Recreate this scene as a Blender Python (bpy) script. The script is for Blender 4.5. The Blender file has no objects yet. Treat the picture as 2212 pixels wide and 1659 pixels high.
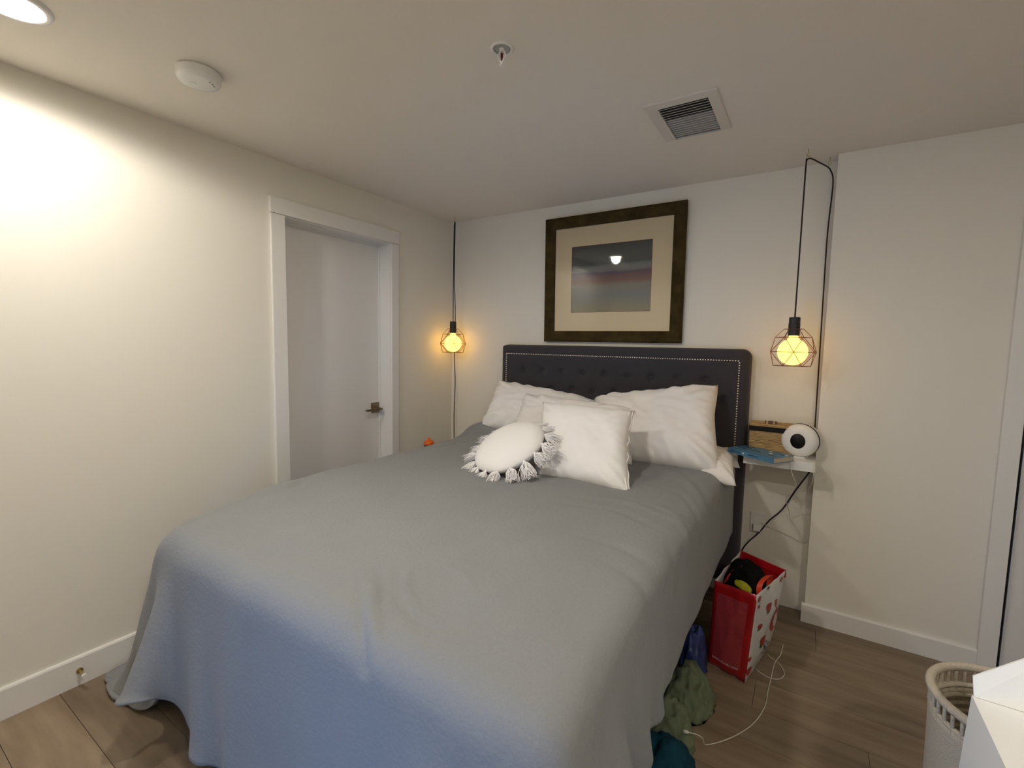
import bpy, bmesh, math, random
import numpy as np
from mathutils import Vector, Matrix, noise

random.seed(7)
np.random.seed(7)
SC = bpy.context.scene
COL = SC.collection
PI = math.pi

# ------------------------------------------------------------------ dimensions (metres; camera above the origin)
XL, YB, YJ, ZC = -2.393, 2.85, 2.75, 2.323       # left wall, back wall, jutting right wall, ceiling
XJ = 0.057                                       # edge of the jutting wall
XR, YF = 1.75, -0.60                              # right wall and wall behind the camera
CAM_Z = 1.39365

# ------------------------------------------------------------------ camera, world, lights, exposure
cam_d = bpy.data.cameras.new('camera')
cam_d.sensor_width = 36.0
cam_d.sensor_fit = 'HORIZONTAL'
cam_d.lens = 1001.546 / 2212 * 36
cam_d.clip_start = 0.02
cam = bpy.data.objects.new('camera', cam_d)
COL.objects.link(cam)
_r = Vector((0.84164463, 0.53968686, 0.01929802))
_u = Vector((-0.0622953, 0.06152938, 0.99615934))
_f = Vector((-0.53642671, 0.83961433, -0.08540583))
cam.matrix_world = Matrix(((_r.x, _u.x, -_f.x, 0), (_r.y, _u.y, -_f.y, 0), (_r.z, _u.z, -_f.z, CAM_Z), (0, 0, 0, 1)))
SC.camera = cam

WIN = (-1.02, -0.56, 0.12, 0.86)                  # window opening in the wall behind the camera: x0 x1 z0 z1
world = bpy.data.worlds.new('world')
SC.world = world
world.use_nodes = True
bgn = world.node_tree.nodes['Background']
bgn.inputs['Color'].default_value = (0.12, 0.41, 1.0, 1)
bgn.inputs['Strength'].default_value = 10.5

def area(name, loc, size, power, color, rot=(0, 0, 0), shape='DISK', size_y=None, spread=PI):
    d = bpy.data.lights.new(name, 'AREA')
    d.shape = shape
    d.size = size
    if size_y:
        d.size_y = size_y
    d.energy = power
    d.color = color
    d.spread = spread
    o = bpy.data.objects.new(name, d)
    o.location = loc
    o.rotation_euler = rot
    COL.objects.link(o)
    return o

WARM = (1.0, 0.94, 0.85)
_sd = bpy.data.lights.new('downlight_lamp', 'SPOT')
_sd.energy, _sd.color, _sd.shadow_soft_size, _sd.spot_size, _sd.spot_blend = 13.5, WARM, 0.05, math.radians(172), 0.3
_so = bpy.data.objects.new('downlight_lamp', _sd)
_so.location = (-1.95, 0.40, ZC - 0.03)
COL.objects.link(_so)
area('downlight_lamp', (0.80, -0.05, ZC - 0.022), 0.13, 7, WARM)
area('downlight_lamp', (-1.0, 0.70, ZC - 0.022), 0.13, 6.0, WARM)  # added fill above the bed, brightens the back wall and pillows
wl = area('window_portal', ((WIN[0] + WIN[1]) / 2, YF - 0.02, (WIN[2] + WIN[3]) / 2), WIN[1] - WIN[0], 1, (1, 1, 1),
          rot=(PI / 2, 0, 0), shape='RECTANGLE', size_y=WIN[3] - WIN[2])
wl.data.cycles.is_portal = True

SC.view_settings.view_transform = 'Standard'
SC.view_settings.look = 'None'
SC.view_settings.exposure = 0.98
SC.view_settings.gamma = 1.0
SC.view_settings.use_curve_mapping = False

# ------------------------------------------------------------------ materials
def mat(name, color, rough=0.6, spec=0.4, var=0.0, vscale=6.0, bump=0.0, bscale=60.0, metal=0.0, sheen=0.0,
        stretch=(1, 1, 1), coat=0.0, detail=4.0):
    m = bpy.data.materials.new(name)
    m.use_nodes = True
    nt = m.node_tree
    b = nt.nodes['Principled BSDF']
    b.inputs['Base Color'].default_value = (*color, 1)
    b.inputs['Roughness'].default_value = rough
    b.inputs['Specular IOR Level'].default_value = spec
    b.inputs['Metallic'].default_value = metal
    b.inputs['Coat Weight'].default_value = coat
    if sheen:
        b.inputs['Sheen Weight'].default_value = sheen
        b.inputs['Sheen Roughness'].default_value = 0.5
    tc = nt.nodes.new('ShaderNodeTexCoord')
    mp = nt.nodes.new('ShaderNodeMapping')
    mp.inputs['Scale'].default_value = stretch
    nt.links.new(tc.outputs['Object'], mp.inputs['Vector'])
    if var:
        n = nt.nodes.new('ShaderNodeTexNoise')
        n.inputs['Scale'].default_value = vscale
        n.inputs['Detail'].default_value = detail
        nt.links.new(mp.outputs['Vector'], n.inputs['Vector'])
        cr = nt.nodes.new('ShaderNodeValToRGB')
        cr.color_ramp.elements[0].position = 0.3
        cr.color_ramp.elements[1].position = 0.7
        cr.color_ramp.elements[0].color = (*[c * (1 - var) for c in color], 1)
        cr.color_ramp.elements[1].color = (*[min(1, c * (1 + var)) for c in color], 1)
        nt.links.new(n.outputs['Fac'], cr.inputs['Fac'])
        nt.links.new(cr.outputs['Color'], b.inputs['Base Color'])
    if bump:
        n = nt.nodes.new('ShaderNodeTexNoise')
        n.inputs['Scale'].default_value = bscale
        n.inputs['Detail'].default_value = detail
        nt.links.new(mp.outputs['Vector'], n.inputs['Vector'])
        bp = nt.nodes.new('ShaderNodeBump')
        bp.inputs['Strength'].default_value = bump
        bp.inputs['Distance'].default_value = 0.01
        nt.links.new(n.outputs['Fac'], bp.inputs['Height'])
        nt.links.new(bp.outputs['Normal'], b.inputs['Normal'])
    return m

def emit(name, color, strength):
    m = bpy.data.materials.new(name)
    m.use_nodes = True
    nt = m.node_tree
    nt.nodes.remove(nt.nodes['Principled BSDF'])
    e = nt.nodes.new('ShaderNodeEmission')
    e.inputs['Color'].default_value = (*color, 1)
    e.inputs['Strength'].default_value = strength
    nt.links.new(e.outputs[0], nt.nodes['Material Output'].inputs['Surface'])
    return m

M = {}
M['wall'] = mat('wall paint', (0.79, 0.755, 0.67), 0.55, 0.35, bump=0.02, bscale=180)
M['ceiling'] = mat('ceiling paint', (0.80, 0.75, 0.67), 0.8, 0.2, bump=0.03, bscale=150)
M['trim'] = mat('trim paint', (0.78, 0.765, 0.725), 0.32, 0.45)
M['door'] = mat('door paint', (0.74, 0.715, 0.68), 0.4, 0.4)
M['gap'] = mat('dark gap', (0.03, 0.028, 0.025), 0.9, 0.1)
M['white_plastic'] = mat('white plastic', (0.8, 0.79, 0.76), 0.35, 0.4)
M['vent_white'] = mat('vent enamel', (0.68, 0.64, 0.57), 0.45, 0.4)
M['vent_grey'] = mat('vent damper metal', (0.42, 0.42, 0.4), 0.5, 0.4)
M['shelf'] = mat('shelf lacquer', (0.8, 0.8, 0.78), 0.3, 0.4)
M['brass'] = mat('antique brass', (0.25, 0.19, 0.12), 0.38, 0.5, metal=0.85)
M['bright_brass'] = mat('bright brass', (0.55, 0.42, 0.18), 0.3, 0.5, metal=0.9)
M['black'] = mat('black cord', (0.02, 0.013, 0.015), 0.6, 0.3)
M['socket'] = mat('black lamp socket', (0.02, 0.02, 0.018), 0.45, 0.4, var=0.3, vscale=40)
M['copper'] = mat('copper wire', (0.20, 0.07, 0.045), 0.35, 0.5, metal=0.7)
M['charcoal'] = mat('charcoal linen', (0.045, 0.042, 0.05), 0.85, 0.2, var=0.12, vscale=250, bump=0.25, bscale=400, sheen=0.15, stretch=(1, 1, 3))
M['nail'] = mat('polished nailheads', (0.75, 0.7, 0.6), 0.25, 0.5, metal=0.9)
M['pillow'] = mat('white pillow cotton', (0.84, 0.81, 0.79), 0.8, 0.2, bump=0.08, bscale=14, sheen=0.1)
M['cushion'] = mat('white cushion weave', (0.88, 0.855, 0.83), 0.85, 0.15, bump=0.15, bscale=260, sheen=0.1)
M['tassel'] = mat('white cotton yarn', (0.86, 0.84, 0.84), 0.85, 0.15)
M['mattress'] = mat('mattress ticking', (0.75, 0.74, 0.72), 0.8, 0.2)
M['duvet'] = mat('grey linen duvet', (0.235, 0.24, 0.243), 0.9, 0.12, var=0.035, vscale=300, bump=0.22, bscale=85, sheen=0.12)
M['frame'] = mat('dark bronze wood', (0.05, 0.035, 0.012), 0.8, 0.08, var=0.35, vscale=16, stretch=(1, 1, 1), bump=0.1, bscale=40)
M['mat_board'] = mat('cream mat board', (0.76, 0.62, 0.39), 0.9, 0.1)
M['red_line'] = mat('red bevel line', (0.2, 0.05, 0.035), 0.8, 0.2)
M['seagrass'] = mat('seagrass', (0.44, 0.30, 0.14), 0.8, 0.2, var=0.35, vscale=26, stretch=(1, 1, 9), bump=0.6, bscale=60)
M['black_band'] = mat('black ribbon band', (0.01, 0.009, 0.009), 0.7, 0.2)
M['bark'] = mat('brown lacquer', (0.11, 0.055, 0.03), 0.4, 0.4)
M['tan'] = mat('tan wood', (0.5, 0.34, 0.17), 0.5, 0.3)
M['black_glass'] = mat('black matt screen', (0.004, 0.004, 0.004), 0.45, 0.25)
M['book'] = mat('blue paperback cover', (0.075, 0.20, 0.33), 0.4, 0.4, var=0.15, vscale=30)
M['ink'] = mat('navy ink', (0.012, 0.045, 0.12), 0.6, 0.2)
M['dot'] = mat('cream print', (0.78, 0.66, 0.46), 0.6, 0.2)
M['pages'] = mat('book pages', (0.62, 0.55, 0.43), 0.9, 0.1, var=0.12, vscale=300, stretch=(0.1, 0.1, 8))
M['bag_red'] = mat('red laminated bag', (0.42, 0.008, 0.012), 0.25, 0.5, var=0.12, vscale=9, bump=0.35, bscale=16, coat=0.3)
M['bag_panel'] = mat('dark red printed panel', (0.40, 0.045, 0.06), 0.22, 0.5, bump=0.45, bscale=22, coat=0.4)
M['bag_white'] = mat('white laminated bag', (0.66, 0.66, 0.66), 0.3, 0.5, bump=0.3, bscale=14, coat=0.2)
M['print_red'] = mat('strawberry print', (0.42, 0.02, 0.02), 0.35, 0.4, var=0.25, vscale=60)
M['print_green'] = mat('strawberry leaf print', (0.06, 0.10, 0.03), 0.4, 0.4, var=0.3, vscale=60)
M['print_ink'] = mat('slate print', (0.05, 0.055, 0.09), 0.5, 0.3)
M['print_white'] = mat('white print', (0.72, 0.62, 0.62), 0.5, 0.3)
M['handle_orange'] = mat('orange red strap', (0.65, 0.05, 0.015), 0.5, 0.3)
M['black_cloth'] = mat('black cloth', (0.006, 0.006, 0.007), 0.95, 0.08)
M['yellow'] = mat('yellow green foam', (0.42, 0.42, 0.02), 0.7, 0.2, bump=0.2, bscale=60)
M['sage'] = mat('sage green cloth', (0.16, 0.19, 0.115), 0.9, 0.15, var=0.2, vscale=9)
M['teal'] = mat('deep teal cloth', (0.008, 0.05, 0.075), 0.9, 0.15, var=0.2, vscale=9)
M['blue'] = mat('blue plastic film', (0.03, 0.05, 0.17), 0.35, 0.45, var=0.5, vscale=14)
M['orange'] = mat('orange plastic', (0.75, 0.14, 0.01), 0.4, 0.4)
M['dark_plastic'] = mat('dark green grey plastic', (0.05, 0.065, 0.06), 0.4, 0.4)
M['white_cable'] = mat('white cable', (0.74, 0.70, 0.6), 0.5, 0.3)
M['rope'] = mat('cotton rope', (0.60, 0.53, 0.42), 0.9, 0.1, bump=0.5, bscale=180, stretch=(1, 1, 2))
M['box_white'] = mat('white box board', (0.92, 0.92, 0.90), 0.5, 0.3)
M['sprinkler_red'] = mat('red glass bulb', (0.12, 0.002, 0.012), 0.15, 0.5)
M['chrome'] = mat('brushed metal', (0.55, 0.52, 0.48), 0.3, 0.5, metal=0.9)
M['bulb'] = emit('lit globe bulb', (1.0, 0.54, 0.08), 2.5)
M['downlight'] = emit('lit downlight lens', (1.0, 0.95, 0.85), 22.0)

# floor: grain plus a tint for each plank
def floor_mat():
    m = mat('vinyl wood plank', (0.2, 0.15, 0.1), 0.42, 0.35)
    nt = m.node_tree
    b = nt.nodes['Principled BSDF']
    tc = nt.nodes.new('ShaderNodeTexCoord')
    oi = nt.nodes.new('ShaderNodeObjectInfo')
    mp = nt.nodes.new('ShaderNodeMapping')
    mp.inputs['Scale'].default_value = (1.3, 9, 1)
    ad = nt.nodes.new('ShaderNodeVectorMath')
    nt.links.new(tc.outputs['Object'], ad.inputs[0])
    cx = nt.nodes.new('ShaderNodeCombineXYZ')
    mu = nt.nodes.new('ShaderNodeMath'); mu.operation = 'MULTIPLY'; mu.inputs[1].default_value = 37.0
    nt.links.new(oi.outputs['Random'], mu.inputs[0])
    nt.links.new(mu.outputs[0], cx.inputs[0]); nt.links.new(mu.outputs[0], cx.inputs[2])
    nt.links.new(cx.outputs[0], ad.inputs[1])
    nt.links.new(ad.outputs[0], mp.inputs['Vector'])
    n = nt.nodes.new('ShaderNodeTexNoise'); n.inputs['Scale'].default_value = 2.2; n.inputs['Detail'].default_value = 7
    nt.links.new(mp.outputs[0], n.inputs['Vector'])
    cr = nt.nodes.new('ShaderNodeValToRGB')
    cr.color_ramp.elements[0].position = 0.3; cr.color_ramp.elements[0].color = (0.19, 0.135, 0.085, 1)
    cr.color_ramp.elements[1].position = 0.72; cr.color_ramp.elements[1].color = (0.31, 0.235, 0.16, 1)
    nt.links.new(n.outputs['Fac'], cr.inputs['Fac'])
    hs = nt.nodes.new('ShaderNodeHueSaturation')
    mr = nt.nodes.new('ShaderNodeMapRange'); mr.inputs['To Min'].default_value = 0.82; mr.inputs['To Max'].default_value = 1.15
    nt.links.new(oi.outputs['Random'], mr.inputs['Value'])
    nt.links.new(mr.outputs[0], hs.inputs['Value'])
    nt.links.new(cr.outputs[0], hs.inputs['Color'])
    nt.links.new(hs.outputs[0], b.inputs['Base Color'])
    return m
M['floor'] = floor_mat()

# the framed picture: soft bands of dusk sky over pale water, in the art's own coordinates
def art_mat(w, h):
    m = mat('watercolour dusk seascape', (0.3, 0.3, 0.3), 0.8, 0.1)
    nt = m.node_tree
    b = nt.nodes['Principled BSDF']
    tc = nt.nodes.new('ShaderNodeTexCoord')
    sp = nt.nodes.new('ShaderNodeSeparateXYZ')
    n = nt.nodes.new('ShaderNodeTexNoise'); n.inputs['Scale'].default_value = 4; n.inputs['Detail'].default_value = 5
    mp = nt.nodes.new('ShaderNodeMapping'); mp.inputs['Scale'].default_value = (1.2, 1, 5)
    nt.links.new(tc.outputs['Object'], mp.inputs[0]); nt.links.new(mp.outputs[0], n.inputs['Vector'])
    nt.links.new(tc.outputs['Object'], sp.inputs[0])
    a = nt.nodes.new('ShaderNodeMath'); a.operation = 'MULTIPLY_ADD'; a.inputs[1].default_value = 0.13; a.inputs[2].default_value = -0.065
    nt.links.new(n.outputs['Fac'], a.inputs[0])
    z = nt.nodes.new('ShaderNodeMath'); z.operation = 'MULTIPLY_ADD'; z.inputs[1].default_value = 1 / h; z.inputs[2].default_value = 0.5
    nt.links.new(sp.outputs['Z'], z.inputs[0])
    s = nt.nodes.new('ShaderNodeMath'); s.operation = 'ADD'
    nt.links.new(z.outputs[0], s.inputs[0]); nt.links.new(a.outputs[0], s.inputs[1])
    cr = nt.nodes.new('ShaderNodeValToRGB')
    el = cr.color_ramp.elements
    stops = [(0.0, (0.30, 0.26, 0.15)), (0.12, (0.25, 0.23, 0.17)), (0.25, (0.20, 0.21, 0.20)), (0.40, (0.27, 0.24, 0.20)),
             (0.47, (0.25, 0.15, 0.12)), (0.53, (0.20, 0.135, 0.15)), (0.58, (0.12, 0.115, 0.18)), (0.61, (0.25, 0.24, 0.23)), (0.66, (0.23, 0.23, 0.21)),
             (0.72, (0.075, 0.09, 0.095)), (0.85, (0.09, 0.092, 0.085)), (1.0, (0.055, 0.062, 0.055))]
    el[0].position, el[0].color = stops[0][0], (*stops[0][1], 1)
    el[1].position, el[1].color = stops[-1][0], (*stops[-1][1], 1)
    for p, c in stops[1:-1]:
        e = el.new(p); e.color = (*c, 1)
    nt.links.new(s.outputs[0], cr.inputs['Fac'])
    # the warm streak grows to the right, the blue one to the left
    xr = nt.nodes.new('ShaderNodeMapRange'); xr.inputs['From Min'].default_value = -w / 2; xr.inputs['From Max'].default_value = w / 2
    nt.links.new(sp.outputs['X'], xr.inputs['Value'])
    band = nt.nodes.new('ShaderNodeValToRGB')
    be = band.color_ramp.elements
    be[0].position = 0.44; be[0].color = (0, 0, 0, 1); be[1].position = 0.64; be[1].color = (0, 0, 0, 1)
    q = be.new(0.55); q.color = (0.5, 0.5, 0.5, 1)
    nt.links.new(s.outputs[0], band.inputs['Fac'])
    mul = nt.nodes.new('ShaderNodeMath'); mul.operation = 'MULTIPLY'
    nt.links.new(band.outputs[0], mul.inputs[0]); nt.links.new(xr.outputs[0], mul.inputs[1])
    mx = nt.nodes.new('ShaderNodeMix'); mx.data_type = 'RGBA'
    mx.inputs['B'].default_value = (0.27, 0.12, 0.075, 1)
    nt.links.new(mul.outputs[0], mx.inputs['Factor']); nt.links.new(cr.outputs[0], mx.inputs['A'])
    nt.links.new(mx.outputs['Result'], b.inputs['Base Color'])
    return m

def glass_mat():
    m = bpy.data.materials.new('picture glass')
    m.use_nodes = True
    nt = m.node_tree
    nt.nodes.remove(nt.nodes['Principled BSDF'])
    t = nt.nodes.new('ShaderNodeBsdfTransparent')
    g = nt.nodes.new('ShaderNodeBsdfGlossy'); g.inputs['Roughness'].default_value = 0.03
    f = nt.nodes.new('ShaderNodeFresnel'); f.inputs['IOR'].default_value = 1.5
    mx = nt.nodes.new('ShaderNodeMixShader')
    nt.links.new(f.outputs[0], mx.inputs[0]); nt.links.new(t.outputs[0], mx.inputs[1]); nt.links.new(g.outputs[0], mx.inputs[2])
    nt.links.new(mx.outputs[0], nt.nodes['Material Output'].inputs['Surface'])
    return m
M['glass'] = glass_mat()

# ------------------------------------------------------------------ helpers
def tag(o, label=None, cat=None, group=None, kind=None):
    if label: o['label'] = label
    if cat: o['category'] = cat
    if group: o['group'] = group
    if kind: o['kind'] = kind
    return o

def empty(name, loc=(0, 0, 0), label=None, cat=None, group=None, kind=None, rot=(0, 0, 0)):
    o = bpy.data.objects.new(name, None)
    o.empty_display_size = 0.05
    o.location = loc
    o.rotation_euler = rot
    COL.objects.link(o)
    return tag(o, label, cat, group, kind)

def obj(name, data, material=None, parent=None, loc=(0, 0, 0), rot=(0, 0, 0), smooth=False, kind=None):
    if isinstance(data, bmesh.types.BMesh):
        me = bpy.data.meshes.new(name)
        bmesh.ops.recalc_face_normals(data, faces=data.faces[:])
        data.to_mesh(me)
        data.free()
    elif isinstance(data, tuple):
        me = bpy.data.meshes.new(name)
        me.from_pydata([tuple(map(float, v)) for v in data[0]], [], [tuple(map(int, f)) for f in data[1]])
        me.update()
    else:
        me = data
    o = bpy.data.objects.new(name, me)
    COL.objects.link(o)
    if material and not me.materials:
        me.materials.append(material)
    if smooth:
        me.polygons.foreach_set('use_smooth', [True] * len(me.polygons))
    if parent:
        o.parent = parent
    o.location = loc
    o.rotation_euler = rot
    if kind: o['kind'] = kind
    return o

def box(bm, x0, x1, y0, y1, z0, z1, bev=0.0):
    vs = [bm.verts.new(p) for p in ((x0, y0, z0), (x1, y0, z0), (x1, y1, z0), (x0, y1, z0), (x0, y0, z1), (x1, y0, z1), (x1, y1, z1), (x0, y1, z1))]
    fs = [bm.faces.new([vs[i] for i in f]) for f in ((0, 3, 2, 1), (4, 5, 6, 7), (0, 1, 5, 4), (1, 2, 6, 5), (2, 3, 7, 6), (3, 0, 4, 7))]
    if bev:
        es = set(e for f in fs for e in f.edges)
        bmesh.ops.bevel(bm, geom=list(es), offset=bev, segments=2, affect='EDGES', profile=0.7)

def BOX(x0, x1, y0, y1, z0, z1, bev=0.0):
    bm = bmesh.new()
    box(bm, x0, x1, y0, y1, z0, z1, bev)
    return bm

def cyl(bm, p0, p1, r0, r1=None, n=20, caps=True):
    p0, p1 = Vector(p0), Vector(p1)
    r1 = r0 if r1 is None else r1
    d = (p1 - p0).normalized()
    a = d.orthogonal().normalized()
    b = d.cross(a)
    A, B = [], []
    for i in range(n):
        t = 2 * PI * i / n
        w = a * math.cos(t) + b * math.sin(t)
        A.append(bm.verts.new(p0 + w * r0))
        B.append(bm.verts.new(p1 + w * r1))
    for i in range(n):
        j = (i + 1) % n
        bm.faces.new((A[i], A[j], B[j], B[i]))
    if caps:
        bm.faces.new(A[::-1])
        bm.faces.new(B)

def lathe(bm, prof, axis_o=(0, 0, 0), n=32):
    """profile of (radius, height) turned about z"""
    rings = []
    for r, z in prof:
        if r < 1e-6:
            rings.append([bm.verts.new((axis_o[0], axis_o[1], axis_o[2] + z))])
        else:
            rings.append([bm.verts.new((axis_o[0] + r * math.cos(2 * PI * i / n), axis_o[1] + r * math.sin(2 * PI * i / n), axis_o[2] + z)) for i in range(n)])
    for a, b in zip(rings, rings[1:]):
        for i in range(n):
            j = (i + 1) % n
            if len(a) == 1 and len(b) == 1: continue
            if len(a) == 1: bm.faces.new((a[0], b[j], b[i]))
            elif len(b) == 1: bm.faces.new((a[i], a[j], b[0]))
            else: bm.faces.new((a[i], a[j], b[j], b[i]))

def smooth_path(pts, step=0.02):
    P = [Vector(p) for p in pts]
    P = [P[0] * 2 - P[1]] + P + [P[-1] * 2 - P[-2]]
    out = []
    for i in range(1, len(P) - 2):
        p0, p1, p2, p3 = P[i - 1:i + 3]
        n = max(2, int((p2 - p1).length / step))
        for k in range(n):
            t = k / n
            out.append(0.5 * ((2 * p1) + (p2 - p0) * t + (2 * p0 - 5 * p1 + 4 * p2 - p3) * t * t + (3 * p1 - p0 - 3 * p2 + p3) * t ** 3))
    out.append(P[-2])
    return out

def tube(bm, pts, r, n=8, smooth=True, step=0.02, taper=None):
    P = smooth_path(pts, step) if smooth else [Vector(p) for p in pts]
    up = None
    rings = []
    for i, p in enumerate(P):
        d = (P[min(i + 1, len(P) - 1)] - P[max(i - 1, 0)]).normalized()
        if up is None:
            up = d.orthogonal().normalized()
        up = (up - d * up.dot(d)).normalized()
        b = d.cross(up)
        rr = r if taper is None else r + (taper - r) * i / (len(P) - 1)
        rings.append([bm.verts.new(p + (up * math.cos(2 * PI * k / n) + b * math.sin(2 * PI * k / n)) * rr) for k in range(n)])
    for a, c in zip(rings, rings[1:]):
        for k in range(n):
            j = (k + 1) % n
            bm.faces.new((a[k], a[j], c[j], c[k]))
    bm.faces.new(rings[0][::-1])
    bm.faces.new(rings[-1])

def TUBE(pts, r, **k):
    bm = bmesh.new()
    tube(bm, pts, r, **k)
    return bm

def grid_faces(nu, nv, off=0):
    return [(off + j * nu + i, off + j * nu + i + 1, off + (j + 1) * nu + i + 1, off + (j + 1) * nu + i) for j in range(nv - 1) for i in range(nu - 1)]

def nz(x, y, z=0.0):
    return noise.noise(Vector((x, y, z)))

def text_obj(name, body, size, material, parent, loc, rot, extrude=0.0004, sx=1.0, shear=0.0):
    c = bpy.data.curves.new(name, 'FONT')
    c.body = body
    c.size = size
    c.extrude = extrude
    c.shear = shear
    t = bpy.data.objects.new('tmp_text', c)
    COL.objects.link(t)
    bpy.context.view_layer.update()
    me = bpy.data.meshes.new_from_object(t.evaluated_get(bpy.context.evaluated_depsgraph_get()))
    bpy.data.objects.remove(t)
    me.materials.clear()
    o = obj(name, me, material, parent, loc, rot)
    o.scale = (sx, 1, 1)
    return o

# ------------------------------------------------------------------ the room shell
fl = obj('floor', BOX(XL - 0.1, XR + 0.1, YF - 0.1, YB + 0.1, -0.06, -0.006), M['gap'], kind='structure')
bm_cache = {}
pw, plen = 0.182, 1.22
row = 0
y = YF
while y < YB:
    x = XL - random.random() * plen
    y1 = min(y + pw, YB)
    while x < XR:
        x0, x1 = max(x, XL), min(x + plen, XR)
        if x1 - x0 > 0.02:
            key = (round(x1 - x0, 3), round(y1 - y, 3))
            if key not in bm_cache:
                b = BOX(0, x1 - x0 - 0.0014, 0, y1 - y - 0.0014, -0.006, 0.0, 0.0006)
                p = obj('plank', b, M['floor'], fl, (x0, y, 0))
                bm_cache[key] = p.data
            else:
                obj('plank', bm_cache[key], None, fl, (x0, y, 0))
        x += plen
    y += pw

obj('ceiling', BOX(XL - 0.15, XR + 0.15, YF - 0.15, YB + 0.15, ZC, ZC + 0.1), M['ceiling'], kind='structure')
# left wall with its door opening
DY0, DY1, DZ = 1.463, 2.208, 2.043
bm = bmesh.new()
box(bm, XL - 0.13, XL, YF - 0.1, DY0 - 0.015, 0, ZC)
box(bm, XL - 0.13, XL, DY1 + 0.015, YB + 0.1, 0, ZC)
box(bm, XL - 0.13, XL, DY0 - 0.015, DY1 + 0.015, DZ + 0.015, ZC)
obj('wall_left', bm, M['wall'], kind='structure')
obj('wall_back', BOX(XL - 0.13, XR + 0.13, YB, YB + 0.12, 0, ZC), M['wall'], kind='structure')
D2X0, D2X1 = 0.765, 1.53
bm = bmesh.new()
box(bm, XJ, D2X0 - 0.02, YJ, YB, 0, ZC)
box(bm, D2X1 + 0.02, XR, YJ, YB, 0, ZC)
box(bm, D2X0 - 0.02, D2X1 + 0.02, YJ, YB, DZ + 0.02, ZC)
obj('wall_right', bm, M['wall'], kind='structure')
obj('wall_side', BOX(XR, XR + 0.12, YF - 0.1, YB, 0, ZC), M['wall'], kind='structure')
bm = bmesh.new()
x0, x1, z0, z1 = WIN
box(bm, XL - 0.1, x0, YF - 0.12, YF, 0, ZC)
box(bm, x1, XR + 0.1, YF - 0.12, YF, 0, ZC)
box(bm, x0, x1, YF - 0.12, YF, 0, z0)
box(bm, x0, x1, YF - 0.12, YF, z1, ZC)
obj('wall_front', bm, M['wall'], kind='structure')
wn = empty('window_1', ((x0 + x1) / 2, YF, z0), kind='structure')
bm = bmesh.new()
for a in ((x0, x0 + 0.05, z0, z1), (x1 - 0.05, x1, z0, z1), (x0, x1, z0, z0 + 0.05), (x0, x1, z1 - 0.05, z1), ((x0 + x1) / 2 - 0.025, (x0 + x1) / 2 + 0.025, z0, z1)):
    box(bm, a[0] - (x0 + x1) / 2, a[1] - (x0 + x1) / 2, -0.09, -0.04, a[2] - z0, a[3] - z0)
obj('window_frame', bm, M['trim'], wn)
obj('glass_pane', BOX(-(x1 - x0) / 2 + 0.01, (x1 - x0) / 2 - 0.01, -0.066, -0.062, 0.01, z1 - z0 - 0.01), M['glass'], wn)

# baseboards with an eased top edge
def baseboard(name, pts, out, h=0.118, t=0.014):
    """pts: start and end on the wall line, out: unit vector into the room"""
    a, b = Vector(pts[0]), Vector(pts[1])
    o = Vector(out)
    prof = [(0, 0), (t, 0), (t, h - 0.008), (t - 0.003, h - 0.002), (t - 0.007, h), (0, h)]
    vs = []
    for p in (a, b):
        for d, z in prof:
            q = p + o * d
            vs.append((q.x, q.y, z))
    n = len(prof)
    fs = [(i, (i + 1) % n, n + (i + 1) % n, n + i) for i in range(n)] + [tuple(range(n))[::-1], tuple(range(n, 2 * n))]
    return obj(name, (vs, fs), M['trim'], kind='structure')
baseboard('baseboard_left', ((XL, YF, 0), (XL, 1.384, 0)), (1, 0, 0))
baseboard('baseboard_left_far', ((XL, 2.285, 0), (XL, YB, 0)), (1, 0, 0))
baseboard('baseboard_back', ((XL + 0.014, YB, 0), (-0.32, YB, 0)), (0, -1, 0))
baseboard('baseboard_right', ((XJ - 0.012, YJ, 0), (0.70, YJ, 0)), (0, -1, 0), h=0.097)

# ------------------------------------------------------------------ doors
d1 = empty('door_1', (XL, (DY0 + DY1) / 2, 0), kind='structure')
cy = (DY0 + DY1) / 2
def DP(name, bm, m=M['trim'], parent=d1):
    return obj(name, bm, m, parent)
hw = (DY1 - DY0) / 2
DP('door_panel', BOX(-0.15, -0.11, -hw + 0.003, hw - 0.003, 0.01, DZ - 0.004, 0.002), M['door'])
bm = bmesh.new()
box(bm, -0.13, 0.0, -hw - 0.014, -hw, 0, DZ + 0.014)
box(bm, -0.13, 0.0, hw, hw + 0.014, 0, DZ + 0.014)
box(bm, -0.13, 0.0, -hw, hw, DZ, DZ + 0.014)
DP('door_jamb', bm)
bm = bmesh.new()
box(bm, -0.109, -0.097, -hw, -hw + 0.012, 0, DZ)
box(bm, -0.109, -0.097, hw - 0.012, hw, 0, DZ)
box(bm, -0.109, -0.097, -hw + 0.012, hw - 0.012, DZ - 0.012, DZ)
DP('door_stop', bm)
DP('casing', BOX(0, 0.017, -hw - 0.077, -hw, 0, DZ + 0.004, 0.0035))
DP('casing', BOX(0, 0.017, hw, hw + 0.062, 0, DZ + 0.004, 0.0035))
DP('casing', BOX(0, 0.019, -hw - 0.080, hw + 0.066, DZ + 0.0055, DZ + 0.088, 0.0035))
# lever handle with a square rose
hd = DP('door_handle', BOX(-0.0095, 0.0, -0.035, 0.035, -0.035, 0.035, 0.002), M['brass'])
hd.location = (-0.1005, 2.166 - cy, 0.941)
bm = bmesh.new()
cyl(bm, (0, 0, -0.006), (0.045, 0, -0.006), 0.011)
box(bm, 0.036, 0.054, -0.118, 0.016, -0.013, 0.001, 0.003)
lv = obj('lever', bm, M['brass'], hd)

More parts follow.
